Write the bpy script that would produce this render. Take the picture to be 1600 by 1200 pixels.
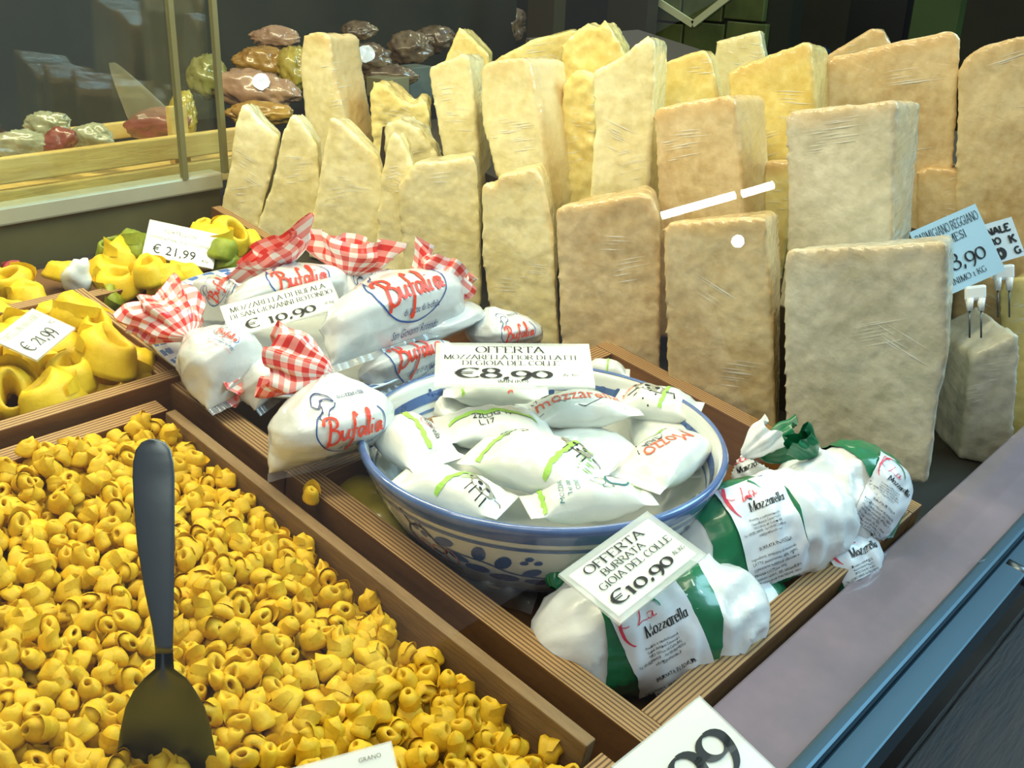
import bpy, bmesh, math, random
import numpy as np
from mathutils import Vector, Matrix, noise
from mathutils.bvhtree import BVHTree

# ------------------------------------------------------------------ camera
# The tray deck leans 9.2 degrees towards the customer.  Everything is laid out in "deck space":
# u runs along the front glass, v runs back into the shop, w stands off the deck (0 = tray tops).
for o in list(bpy.data.objects): bpy.data.objects.remove(o)
sc = bpy.context.scene
F = 1670.0
nrm = lambda a: a / np.linalg.norm(a)
ray = lambda x, y: np.array([x - 800.0, y - 600.0, F])
cX = nrm(ray(2400, -60))
cUP = nrm(np.cross(cX, ray(800, -60 - .036 * 1600)))
if cUP[1] > 0: cUP = -cUP
cY = nrm(np.cross(cUP, cX))
cV = ray(-1500, -750); cV = nrm(cV - cX * cV.dot(cX))
cN = nrm(np.cross(cX, cV))
RC = np.array([cX, cV, cN])
CH = .05 - (RC @ (ray(848, 683) / F * .882))[2]
CAM = np.array([0, 0, CH])
TILT = math.atan2(cV.dot(cUP), cV.dot(cY))
T = Matrix.Translation((0, 0, .95)) @ Matrix.Rotation(TILT, 4, 'X')
GUP = np.array([0, math.sin(TILT), math.cos(TILT)])        # gravity up in deck space
GY = np.array([0, math.cos(TILT), -math.sin(TILT)])
def P(x, y, w=0.0):                     # pixel -> point on the deck-parallel plane w
    q = RC @ ray(x, y); return CAM + q * ((w - CH) / q[2])
def Pp(x, y, pt, n):                    # pixel -> point on a plane
    q = RC @ ray(x, y); return CAM + q * (np.dot(np.asarray(pt) - CAM, n) / np.dot(q, n))
def Pu(x, y, u): return Pp(x, y, (u, 0, 0), (1, 0, 0))
def Pv(x, y, v): return Pp(x, y, (0, v, 0), GY)
def Pd(x, y, d): return CAM + RC @ (ray(x, y) / F * d)
def dep(p): return (RC.T @ (np.asarray(p) - CAM))[2]
RIGHT, DOWN, FWD = RC[:, 0], RC[:, 1], RC[:, 2]
cam = bpy.data.cameras.new('camera'); camo = bpy.data.objects.new('camera', cam)
sc.collection.objects.link(camo); sc.camera = camo
cam.sensor_width = 36; cam.lens = F / 1600 * 36; cam.clip_start = .01; cam.clip_end = 50
M = Matrix.Identity(4)
for i in range(3):
    M[i][0] = RIGHT[i]; M[i][1] = -DOWN[i]; M[i][2] = -FWD[i]; M[i][3] = CAM[i]
camo.matrix_world = T @ M

# ------------------------------------------------------------------ light
def S(r, g, b):
    f = lambda c: (c / 255 / 12.92) if c / 255 < .04045 else ((c / 255 + .055) / 1.055) ** 2.4
    return (f(r), f(g), f(b), 1)
wd = bpy.data.worlds.new('room_light'); sc.world = wd; wd.use_nodes = True
wd.node_tree.nodes['Background'].inputs[0].default_value = (.80, .90, 1.0, 1)
wd.node_tree.nodes['Background'].inputs[1].default_value = .34
def area(name, pos, aim, sx, sy, power, col):
    l = bpy.data.lights.new(name, 'AREA'); l.shape = 'RECTANGLE'; l.size = sx; l.size_y = sy
    l.energy = power; l.color = col
    o = bpy.data.objects.new(name, l); sc.collection.objects.link(o)
    p = T @ Vector(pos); a = T @ Vector(aim)
    o.matrix_world = Matrix.Translation(p) @ (a - p).to_track_quat('-Z', 'Y').to_matrix().to_4x4()
    return o
area('case_tube_lamp', (.55, .62, .95), (.62, .62, 0), 1.3, .10, 8, (1, .96, .68))
area('case_tube_lamp_rear', (.45, 1.08, .95), (.75, .95, 0), .9, .10, 4.5, (1, .88, .45))
area('shop_window_daylight', (2.2, -.45, 1.6), (.85, .3, 0), 1.3, .8, 50, (.46, .82, 1.0))
area('shop_ceiling_lamp', (-.35, .15, 1.6), (.4, .5, 0), .8, .8, 7.5, (1, .97, .82))
area('crate_fill_light', (.45, 1.40, .75), (.5, 1.3, 0), .9, .12, 9, (1, .92, .6))  # added fill, not a known lamp: brightens the crate behind the partition
area('cabinet_fill_light', (2.2, 1.6, 1.6), (2.6, .9, .3), .8, .4, 14, (.9, 1, .7))  # invented fill that lifts the dark tiled cabinet and its chevron
vs = sc.view_settings
vs.view_transform = 'Standard'; vs.look = 'None'; vs.gamma = 1; vs.use_curve_mapping = False; vs.exposure = 0.0

# ------------------------------------------------------------------ helpers
rnd = random.Random(7)
ORI = {}
class MB:
    def __init__(s): s.v = []; s.f = []; s.uv = []
    def add(s, vs, fs, uv=None):
        k = len(s.v); s.v += [tuple(p) for p in vs]; s.f += [tuple(i + k for i in f) for f in fs]
        if uv: s.uv += uv
        return s
    def box(s, c, ax, ay, az):
        c, ax, ay, az = map(np.asarray, (c, ax, ay, az))
        vs = [c + i * ax + j * ay + k * az for k in (-1, 1) for j in (-1, 1) for i in (-1, 1)]
        return s.add(vs, [(0, 2, 3, 1), (4, 5, 7, 6), (0, 1, 5, 4), (2, 6, 7, 3), (0, 4, 6, 2), (1, 3, 7, 5)])
    def abox(s, u0, u1, v0, v1, w0, w1):
        return s.box(((u0 + u1) / 2, (v0 + v1) / 2, (w0 + w1) / 2), ((u1 - u0) / 2, 0, 0), (0, (v1 - v0) / 2, 0), (0, 0, (w1 - w0) / 2))
    def grid(s, fn, nu, nv, cu=False, cv=False, uvs=None, cap=False):
        k = len(s.v); mu = nu if cu else nu + 1; mv = nv if cv else nv + 1
        for i in range(mu):
            for j in range(mv):
                s.v.append(tuple(fn(i / nu, j / nv)))
                if uvs: s.uv.append(uvs(i / nu, j / nv))
        for i in range(nu):
            for j in range(nv):
                a, b, c, d = i * mv + j, ((i + 1) % mu) * mv + j, ((i + 1) % mu) * mv + (j + 1) % mv, i * mv + (j + 1) % mv
                s.f.append((k + a, k + b, k + c, k + d))
        if cap and cv:
            s.f.append(tuple(k + j for j in range(nv))[::-1]); s.f.append(tuple(k + nu * mv + j for j in range(nv)))
        return s
    def tube(s, pts, rad, n=8, flat=None):
        pts = [np.asarray(p, float) for p in pts]; m = len(pts)
        rr = rad if hasattr(rad, '__len__') else [rad] * m
        ref = None; rings = []
        for i in range(m):
            t = nrm(pts[min(i + 1, m - 1)] - pts[max(i - 1, 0)])
            if ref is None: ref = np.array([0, 0, 1.]) if abs(t[2]) < .9 else np.array([1., 0, 0])
            b = nrm(np.cross(t, ref)); ref = np.cross(b, t)
            rings.append([pts[i] + rr[i] * (b * math.cos(2 * math.pi * j / n) + ref * math.sin(2 * math.pi * j / n)) for j in range(n)])
        return s.grid(lambda a, b: rings[round(a * (m - 1))][round(b * n) % n], m - 1, n, False, True, cap=True)
    def bvh(s): return BVHTree.FromPolygons(s.v, s.f)
def mesh(name, mb, mat, org, smooth=True):
    me = bpy.data.meshes.new(name)
    me.from_pydata([(p[0] - org[0], p[1] - org[1], p[2] - org[2]) for p in mb.v], [], mb.f)
    if mb.uv and len(mb.uv) == len(mb.v):
        l = me.uv_layers.new(name='UV'); idx = np.empty(len(me.loops), int); me.loops.foreach_get('vertex_index', idx)
        l.data.foreach_set('uv', np.array(mb.uv, float)[idx].ravel())
    if smooth: me.polygons.foreach_set('use_smooth', [True] * len(me.polygons))
    if mat: me.materials.append(mat)
    me.update(); return me
def props(o, label=None, cat=None, group=None, kind=None):
    if label: o['label'] = label
    if cat: o['category'] = cat
    if group: o['group'] = group
    if kind: o['kind'] = kind
    return o
def root(name, at, label, cat, group=None, kind=None):
    o = bpy.data.objects.new(name, None); o.empty_display_size = .02; sc.collection.objects.link(o)
    o.matrix_world = T @ Matrix.Translation(Vector(at)); ORI[o] = np.asarray(at, float)
    return props(o, label, cat, group, kind)
def obj(name, mb, mat, parent=None, smooth=True, label=None, cat=None, group=None, kind=None, bevel=0, fixn=True):
    if parent is None:
        a = np.array(mb.v); org = np.array([a[:, 0].mean(), a[:, 1].mean(), a[:, 2].min()])
    else: org = ORI[parent]
    me = mesh(name, mb, mat, org, smooth)
    if fixn:
        bm = bmesh.new(); bm.from_mesh(me); bmesh.ops.recalc_face_normals(bm, faces=bm.faces); bm.to_mesh(me); bm.free()
    o = bpy.data.objects.new(name, me); sc.collection.objects.link(o); ORI[o] = org
    if parent is None: o.matrix_world = T @ Matrix.Translation(Vector(org))
    else: o.parent = parent
    if bevel:
        b = o.modifiers.new('bevel', 'BEVEL'); b.width = bevel; b.segments = 2; b.limit_method = 'ANGLE'
    return props(o, label, cat, group, kind)
def fbm(p, s, oct=3): return noise.fractal(Vector(p) * s, 1.0, 2.0, oct)
def cat_rom(pts, n=6):
    pts = [np.asarray(p, float) for p in pts]; q = [pts[0]] + pts + [pts[-1]]; out = []
    for i in range(1, len(q) - 2):
        a, b, c, d = q[i - 1], q[i], q[i + 1], q[i + 2]
        for k in range(n):
            t = k / n
            out.append(.5 * (2 * b + (c - a) * t + (2 * a - 5 * b + 4 * c - d) * t * t + (3 * b - a - 3 * c + d) * t ** 3))
    return out + [pts[-1]]

# ------------------------------------------------------------------ materials
def mat(name, col, rough=.5, col2=None, scale=20, bump=0, bscale=None, coat=0, coatr=.08, metal=0, detail=6, stretch=(1, 1, 1),
        lo=.3, hi=.7, trans=0, ior=1.45, rand=0, sss=0, cbump=0, alpha=None, grain=0):
    m = bpy.data.materials.new(name); m.use_nodes = True; nt = m.node_tree; b = nt.nodes['Principled BSDF']
    N = nt.nodes.new; L = nt.links.new
    b.inputs['Base Color'].default_value = col; b.inputs['Roughness'].default_value = rough; b.inputs['Metallic'].default_value = metal
    b.inputs['Coat Weight'].default_value = coat; b.inputs['Coat Roughness'].default_value = coatr
    b.inputs['Transmission Weight'].default_value = trans; b.inputs['IOR'].default_value = ior
    if alpha is not None: b.inputs['Alpha'].default_value = alpha
    if sss: b.inputs['Subsurface Weight'].default_value = sss; b.inputs['Subsurface Radius'].default_value = (.004, .003, .002); b.inputs['Subsurface Scale'].default_value = 1
    tc = N('ShaderNodeTexCoord'); mp = N('ShaderNodeMapping'); mp.inputs['Scale'].default_value = stretch
    L(tc.outputs['Object'], mp.inputs[0]); src = mp.outputs[0]
    if rand:
        oi = N('ShaderNodeObjectInfo'); va = N('ShaderNodeVectorMath'); va.operation = 'ADD'
        sx = N('ShaderNodeCombineXYZ'); mm = N('ShaderNodeMath'); mm.operation = 'MULTIPLY'; mm.inputs[1].default_value = 37
        L(oi.outputs['Random'], mm.inputs[0]); L(mm.outputs[0], sx.inputs[0]); L(mm.outputs[0], sx.inputs[2])
        L(src, va.inputs[0]); L(sx.outputs[0], va.inputs[1]); src = va.outputs[0]
    csock = None
    if col2:
        n = N('ShaderNodeTexNoise'); n.inputs['Scale'].default_value = scale; n.inputs['Detail'].default_value = detail
        n.inputs['Roughness'].default_value = .6; L(src, n.inputs['Vector'])
        r = N('ShaderNodeValToRGB'); r.color_ramp.elements[0].position = lo; r.color_ramp.elements[1].position = hi
        r.color_ramp.elements[0].color = col; r.color_ramp.elements[1].color = col2
        if grain:
            n4 = N('ShaderNodeTexNoise'); n4.inputs['Scale'].default_value = grain; n4.inputs['Detail'].default_value = 5; L(src, n4.inputs['Vector'])
            ov = N('ShaderNodeMath'); ov.operation = 'MULTIPLY_ADD'; ov.inputs[1].default_value = .55; L(n4.outputs['Fac'], ov.inputs[0])
            sb = N('ShaderNodeMath'); sb.operation = 'SUBTRACT'; sb.inputs[1].default_value = .275; L(n.outputs['Fac'], sb.inputs[0]); L(sb.outputs[0], ov.inputs[2]); L(ov.outputs[0], r.inputs[0])
        else: L(n.outputs['Fac'], r.inputs[0])
        csock = r.outputs[0]
    if rand:
        hs = N('ShaderNodeHueSaturation'); mr = N('ShaderNodeMapRange'); mr.inputs[3].default_value = 1 - rand; mr.inputs[4].default_value = 1 + rand
        L(oi.outputs['Random'], mr.inputs[0]); L(mr.outputs[0], hs.inputs['Value'])
        if csock: L(csock, hs.inputs['Color'])
        else: hs.inputs['Color'].default_value = col
        csock = hs.outputs[0]
    if csock: L(csock, b.inputs['Base Color'])
    if bump:
        n2 = N('ShaderNodeTexNoise'); n2.inputs['Scale'].default_value = bscale or scale * 3; n2.inputs['Detail'].default_value = 6; L(src, n2.inputs['Vector'])
        bp = N('ShaderNodeBump'); bp.inputs['Strength'].default_value = bump; bp.inputs['Distance'].default_value = .004
        L(n2.outputs['Fac'], bp.inputs['Height']); L(bp.outputs[0], b.inputs['Normal'])
    if cbump:      # creased cling film: its own wrinkles in the glossy coat
        mp2 = N('ShaderNodeMapping'); mp2.inputs['Scale'].default_value = (7, 16, 45); mp2.inputs['Rotation'].default_value = (.35, .2, .5)
        L(src, mp2.inputs[0])
        n3 = N('ShaderNodeTexNoise'); n3.inputs['Scale'].default_value = 2.2; n3.inputs['Detail'].default_value = 3; n3.inputs['Distortion'].default_value = .6
        L(mp2.outputs[0], n3.inputs['Vector'])
        b2 = N('ShaderNodeBump'); b2.inputs['Strength'].default_value = cbump; b2.inputs['Distance'].default_value = .006
        L(n3.outputs['Fac'], b2.inputs['Height']); L(b2.outputs[0], b.inputs['Coat Normal'])
    return m
def thin_fresnel(nt, ior):      # same reflectance from both sides of a thin sheet
    N = nt.nodes.new; L = nt.links.new; ge = N('ShaderNodeNewGeometry'); mr = N('ShaderNodeMapRange'); mr.inputs[3].default_value = ior; mr.inputs[4].default_value = 1 / ior
    L(ge.outputs['Backfacing'], mr.inputs[0]); fr = N('ShaderNodeFresnel'); L(mr.outputs[0], fr.inputs[0]); return fr
def film(name, col, gloss=.06, a=.25, rough=.08):      # thin clear plastic: mostly see-through, glossy by fresnel
    m = bpy.data.materials.new(name); m.use_nodes = True; nt = m.node_tree; N = nt.nodes.new; L = nt.links.new
    nt.nodes.remove(nt.nodes['Principled BSDF']); out = nt.nodes['Material Output']
    t = N('ShaderNodeBsdfTransparent'); t.inputs[0].default_value = (1, 1, 1, 1)
    d = N('ShaderNodeBsdfDiffuse'); d.inputs[0].default_value = col
    g = N('ShaderNodeBsdfGlossy'); g.inputs['Roughness'].default_value = rough
    m1 = N('ShaderNodeMixShader'); m1.inputs[0].default_value = a; L(t.outputs[0], m1.inputs[1]); L(d.outputs[0], m1.inputs[2])
    fr = thin_fresnel(nt, 1.45)
    m2 = N('ShaderNodeMixShader'); L(fr.outputs[0], m2.inputs[0]); L(m1.outputs[0], m2.inputs[1]); L(g.outputs[0], m2.inputs[2])
    L(m2.outputs[0], out.inputs[0]); return m
def ply(name, axis, pitch=.0034):          # plywood seen on its edge: thin light and dark plies
    m = mat(name, S(150, 108, 58), .6, bump=.2, bscale=60); nt = m.node_tree; N = nt.nodes.new; L = nt.links.new; b = nt.nodes['Principled BSDF']
    tc = N('ShaderNodeTexCoord'); sp = N('ShaderNodeSeparateXYZ'); L(tc.outputs['Object'], sp.inputs[0])
    ns = N('ShaderNodeTexNoise'); ns.inputs['Scale'].default_value = 30; L(tc.outputs['Object'], ns.inputs[0])
    q = N('ShaderNodeMath'); q.operation = 'MULTIPLY_ADD'; q.inputs[1].default_value = .0012; L(ns.outputs[0], q.inputs[0]); L(sp.outputs[axis], q.inputs[2])
    a = N('ShaderNodeMath'); a.operation = 'MULTIPLY'; a.inputs[1].default_value = 2 * math.pi / pitch; L(q.outputs[0], a.inputs[0])
    s = N('ShaderNodeMath'); s.operation = 'SINE'; L(a.outputs[0], s.inputs[0])
    r = N('ShaderNodeValToRGB'); e = r.color_ramp.elements; e[0].position = 0; e[0].color = S(84, 54, 28); e[1].position = .62; e[1].color = S(172, 136, 88)
    mr = N('ShaderNodeMapRange'); mr.inputs[1].default_value = -1; mr.inputs[2].default_value = 1; L(s.outputs[0], mr.inputs[0]); L(mr.outputs[0], r.inputs[0])
    # only upward faces show the plies, the sides are smooth brown veneer
    ge = N('ShaderNodeNewGeometry'); vt = N('ShaderNodeVectorTransform'); vt.vector_type = 'NORMAL'; vt.convert_from = 'WORLD'; vt.convert_to = 'OBJECT'
    L(ge.outputs['True Normal'], vt.inputs[0]); s2 = N('ShaderNodeSeparateXYZ'); L(vt.outputs[0], s2.inputs[0])
    gt = N('ShaderNodeMath'); gt.operation = 'GREATER_THAN'; gt.inputs[1].default_value = .5; L(s2.outputs[2], gt.inputs[0])
    n2 = N('ShaderNodeTexNoise'); n2.inputs['Scale'].default_value = 9; n2.inputs['Detail'].default_value = 8
    mp = N('ShaderNodeMapping'); sc3 = [1, 1, 6]; sc3[axis] = 6; mp.inputs['Scale'].default_value = sc3; L(tc.outputs['Object'], mp.inputs[0]); L(mp.outputs[0], n2.inputs[0])
    r2 = N('ShaderNodeValToRGB'); r2.color_ramp.elements[0].position = .3; r2.color_ramp.elements[1].position = .7
    r2.color_ramp.elements[0].color = S(96, 60, 24); r2.color_ramp.elements[1].color = S(138, 94, 44); L(n2.outputs[0], r2.inputs[0])
    mx = N('ShaderNodeMix'); mx.data_type = 'RGBA'; L(gt.outputs[0], mx.inputs[0]); L(r2.outputs[0], mx.inputs[6]); L(r.outputs[0], mx.inputs[7])
    L(mx.outputs[2], b.inputs['Base Color']); return m
def gingham(name):
    m = mat(name, S(230, 60, 50), .35, coat=.8, coatr=.12); nt = m.node_tree; N = nt.nodes.new; L = nt.links.new; b = nt.nodes['Principled BSDF']
    uv = N('ShaderNodeUVMap'); uv.uv_map = 'UV'; sp = N('ShaderNodeSeparateXYZ'); L(uv.outputs[0], sp.inputs[0]); o = []
    for i in range(2):
        fr = N('ShaderNodeMath'); fr.operation = 'FRACT'; L(sp.outputs[i], fr.inputs[0])
        g = N('ShaderNodeMath'); g.operation = 'GREATER_THAN'; g.inputs[1].default_value = .5; L(fr.outputs[0], g.inputs[0]); o.append(g)
    a = N('ShaderNodeMath'); a.operation = 'ADD'; L(o[0].outputs[0], a.inputs[0]); L(o[1].outputs[0], a.inputs[1])
    h = N('ShaderNodeMath'); h.operation = 'MULTIPLY'; h.inputs[1].default_value = .5; L(a.outputs[0], h.inputs[0])
    r = N('ShaderNodeValToRGB'); r.color_ramp.interpolation = 'CONSTANT'; e = r.color_ramp.elements
    e[0].color = S(244, 236, 230); e[1].position = .25; e[1].color = S(245, 150, 138); x = e.new(.75); x.color = S(222, 52, 40)
    L(h.outputs[0], r.inputs[0]); L(r.outputs[0], b.inputs['Base Color']); return m
def glass(name, tint=(1, 1, 1, 1)):
    m = bpy.data.materials.new(name); m.use_nodes = True; nt = m.node_tree; N = nt.nodes.new; L = nt.links.new
    nt.nodes.remove(nt.nodes['Principled BSDF']); out = nt.nodes['Material Output']
    t = N('ShaderNodeBsdfTransparent'); t.inputs[0].default_value = tint
    g = N('ShaderNodeBsdfGlossy'); g.inputs['Roughness'].default_value = .005
    fr = thin_fresnel(nt, 1.5)
    m2 = N('ShaderNodeMixShader'); L(fr.outputs[0], m2.inputs[0]); L(t.outputs[0], m2.inputs[1]); L(g.outputs[0], m2.inputs[2]); L(m2.outputs[0], out.inputs[0]); return m

CHEESE = [mat('cheese_ivory', S(214, 198, 134), .6, S(242, 234, 188), 9, .14, 160, .9, .1, rand=.05, grain=90, cbump=.5),
          mat('cheese_straw', S(218, 190, 100), .6, S(244, 230, 156), 9, .14, 150, .9, .1, rand=.05, grain=90, cbump=.5),
          mat('cheese_tan', S(190, 160, 108), .6, S(228, 208, 162), 9, .14, 160, .95, .08, rand=.05, grain=90, cbump=.55),
          mat('cheese_grey', S(184, 178, 152), .62, S(222, 218, 198), 10, .16, 160, .9, .1, rand=.04, grain=90, cbump=.55)]
PASTA = mat('egg_pasta', S(204, 162, 10), .6, S(226, 188, 38), 120, .12, 400, rand=.07, sss=.08)
PASTA2 = mat('egg_pasta_sheet', S(212, 176, 18), .5, S(232, 202, 46), 60, .1, 300, rand=.05, sss=.08)
PASTAG = mat('green_pasta', S(112, 128, 28), .5, S(150, 160, 44), 60, .1, 300, rand=.05)
PASTAR = mat('red_pasta', S(150, 50, 60), .5, S(176, 80, 60), 60, .1, 300)
PLYU, PLYV = ply('plywood_across', 0), ply('plywood_along', 1)
WOODB = mat('board_wood', S(116, 90, 56), .6, S(146, 118, 80), 14, .2, 60, stretch=(6, 1, 6))
TRAYB = mat('tray_floor', S(96, 64, 30), .7, S(120, 84, 44), 12)
STEEL = mat('dark_steel', S(98, 106, 110), .36, metal=1, bump=.02, bscale=200)
STRIP = mat('smudged_ledge', S(104, 98, 108), .28, S(158, 138, 148), 5, .03, 60, coat=1, coatr=.06, lo=.3, hi=.75)
BLUEM = mat('blue_metal', S(66, 86, 98), .42, metal=.8)
RAIL = mat('cream_metal', S(176, 174, 150), .4, S(160, 158, 136), 10, metal=.2)
PLINTH = mat('plinth_metal', S(104, 98, 62), .45, S(84, 78, 48), 6, metal=.2)
CARD = mat('card_white', S(240, 242, 236), .6, coat=.6, coatr=.15)
SLEEVE = film('laminate', (.9, .95, .9, 1), a=.35, rough=.12)
INK = mat('black_ink', S(30, 30, 30), .6)
GREYINK = mat('grey_ink', S(120, 122, 112), .6)
MOZZ = mat('milky_bag', S(198, 202, 200), .3, S(226, 230, 228), 14, .4, 36, .9, .07, cbump=.3)
BAGFILM = film('bag_film', (.9, .93, .95, 1), a=.22, rough=.1)
BLUEP = mat('blue_print', S(34, 78, 150), .4); REDP = mat('red_print', S(230, 66, 40), .4)
NAVY = mat('navy_print', S(30, 52, 110), .4); PINKR = mat('crimson_print', S(226, 60, 84), .4); GREENP = mat('green_print', S(22, 140, 104), .4)
LIME = mat('lime_print', S(158, 208, 84), .45); TEAL = mat('teal_print', S(52, 120, 128), .45); ORANGE = mat('orange_print', S(238, 106, 70), .45)
COWG = mat('cow_grey', S(150, 148, 128), .5)
GING = gingham('red_gingham')
PACK = mat('white_wrap', S(212, 218, 210), .35, S(236, 239, 233), 16, .25, 40, .6, .12, cbump=.2)
PAPER = mat('white_paper_bag', S(222, 228, 228), .4, S(246, 248, 248), 16, .3, 34, .5, .15, cbump=.2)
GREENF = mat('green_foil', S(0, 96, 58), .35, S(8, 134, 84), 12, .2, 30, .6, .12)
LABELW = mat('sticker_white', S(232, 238, 244), .4, coat=.4, coatr=.15)
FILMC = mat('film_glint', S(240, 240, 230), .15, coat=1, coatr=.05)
WHITEP = mat('white_plastic', S(236, 240, 240), .3, coat=.4)
DARKWOOD = mat('dark_wood', S(20, 14, 11), .65, S(48, 33, 26), 10, .2, 40, stretch=(1, 8, 1))
CRATE = mat('crate_pine', S(186, 148, 76), .6, S(220, 188, 114), 8, .15, 40, stretch=(1, 8, 8))

# ------------------------------------------------------------------ lettering and print
def A(cx, cy, rx, ry, a0, a1, n=14):
    return [(cx + rx * math.cos(math.radians(a0 + (a1 - a0) * i / n)), cy + ry * math.sin(math.radians(a0 + (a1 - a0) * i / n))) for i in range(n + 1)]
GL = {   # roman capitals as pen strokes, cap height 1: (advance, strokes)
 'A': (.92, [[(.04, 0), (.42, 1)], [(.42, 1), (.84, 0)], [(.17, .34), (.69, .34)]]),
 'B': (.78, [[(.12, 0), (.12, 1)], [(.12, 1), (.4, 1)] + A(.4, .76, .24, .24, 90, -90) + [(.12, .52)], [(.4, .52)] + A(.42, .26, .28, .26, 90, -90) + [(.12, 0)]]),
 'C': (.86, [A(.46, .5, .4, .5, 48, 312, 22)]),
 'D': (.92, [[(.12, 0), (.12, 1)], [(.12, 1), (.36, 1)] + A(.38, .5, .44, .5, 90, -90, 20) + [(.12, 0)]]),
 'E': (.76, [[(.12, 0), (.12, 1)], [(.12, 1), (.64, 1), (.64, .86)], [(.12, .52), (.52, .52)], [(.12, 0), (.68, 0), (.68, .16)]]),
 'F': (.70, [[(.12, 0), (.12, 1)], [(.12, 1), (.62, 1), (.62, .84)], [(.12, .52), (.5, .52)]]),
 'G': (.92, [A(.46, .5, .4, .5, 48, 300, 22) + [(.78, .1), (.78, .42)], [(.58, .42), (.88, .42)]]),
 'H': (.92, [[(.12, 0), (.12, 1)], [(.8, 0), (.8, 1)], [(.12, .52), (.8, .52)]]),
 'I': (.42, [[(.2, 0), (.2, 1)]]),
 'K': (.88, [[(.12, 0), (.12, 1)], [(.76, 1), (.16, .46)], [(.32, .6), (.8, 0)]]),
 'L': (.72, [[(.12, 0), (.12, 1)], [(.12, 0), (.64, 0), (.64, .18)]]),
 'M': (1.08, [[(.12, 0), (.14, 1)], [(.14, 1), (.52, 0)], [(.52, 0), (.9, 1)], [(.9, 1), (.94, 0)]]),
 'N': (.94, [[(.12, 0), (.12, 1)], [(.12, 1), (.8, 0)], [(.8, 0), (.8, 1)]]),
 'O': (.96, [A(.47, .5, .42, .5, 90, 450, 28)]),
 'P': (.74, [[(.12, 0), (.12, 1)], [(.12, 1), (.4, 1)] + A(.4, .74, .27, .26, 90, -90) + [(.12, .48)]]),
 'R': (.84, [[(.12, 0), (.12, 1)], [(.12, 1), (.4, 1)] + A(.4, .75, .26, .25, 90, -90) + [(.12, .5)], [(.4, .5), (.78, 0)]]),
 'S': (.68, [cat_rom([(.58, .86), (.36, 1), (.13, .78), (.3, .56), (.5, .42), (.6, .22), (.36, 0), (.08, .18)], 5)]),
 'T': (.84, [[(.41, 0), (.41, 1)], [(.06, .84), (.06, 1), (.76, 1), (.76, .84)]]),
 'U': (.92, [[(.12, 1), (.12, .34)] + A(.46, .34, .34, .34, 180, 360) + [(.8, 1)]]),
 'V': (.92, [[(.05, 1), (.45, 0)], [(.45, 0), (.85, 1)]]),
 'Z': (.8, [[(.1, .84), (.1, 1), (.7, 1)], [(.7, 1), (.08, 0)], [(.08, 0), (.72, 0), (.72, .16)]]),
 '0': (.66, [A(.33, .36, .27, .36, 90, 450, 24)]),
 '1': (.46, [[(.22, 0), (.22, .72)], [(.08, .62), (.22, .72)]]),
 '2': (.62, [A(.3, .54, .22, .2, 160, -30) + [(.08, 0), (.56, 0), (.58, .12)]]),
 '3': (.6, [A(.28, .55, .2, .18, 150, -80), A(.27, .12, .25, .26, 80, -150)]),
 '8': (.66, [A(.33, .74, .22, .24, 90, 450, 22), A(.33, .25, .28, .26, 90, 450, 22)]),
 '9': (.66, [A(.33, .44, .26, .29, 90, 450, 22), [(.59, .44)] + A(.2, .44, .39, .72, 0, -72)]),
 ',': (.3, [[(.14, .08), (.17, .02), (.1, -.16)]]),
 '.': (.26, [[(.1, .0), (.1, .07)]]),
 '(': (.34, [A(.4, .42, .3, .62, 120, 240)]), ')': (.34, [A(-.06, .42, .3, .62, 60, -60)]),
 '€': (.84, [A(.52, .5, .4, .5, 50, 310, 22), [(.0, .58), (.62, .58)], [(.0, .42), (.58, .42)]]),
 'o': (.6, [A(.29, .3, .24, .3, 90, 450, 20)]), 'z': (.56, [[(.08, .58), (.48, .58)], [(.48, .58), (.06, 0)], [(.06, 0), (.5, 0)]]),
 'a': (.58, [A(.27, .28, .21, .29, 60, 330, 18), [(.48, .6), (.48, 0)]]), 'r': (.46, [[(.14, 0), (.14, .6)], A(.32, .38, .18, .2, 170, 50, 8)]),
 'e': (.56, [[(.06, .32), (.5, .32)] + A(.28, .3, .23, .3, 5, 310, 18)]), 'l': (.3, [[(.14, 0), (.14, 1)]]),
 'i': (.3, [[(.14, 0), (.14, .6)], [(.14, .8), (.14, .9)]]), ' ': (.4, []),
}
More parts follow.
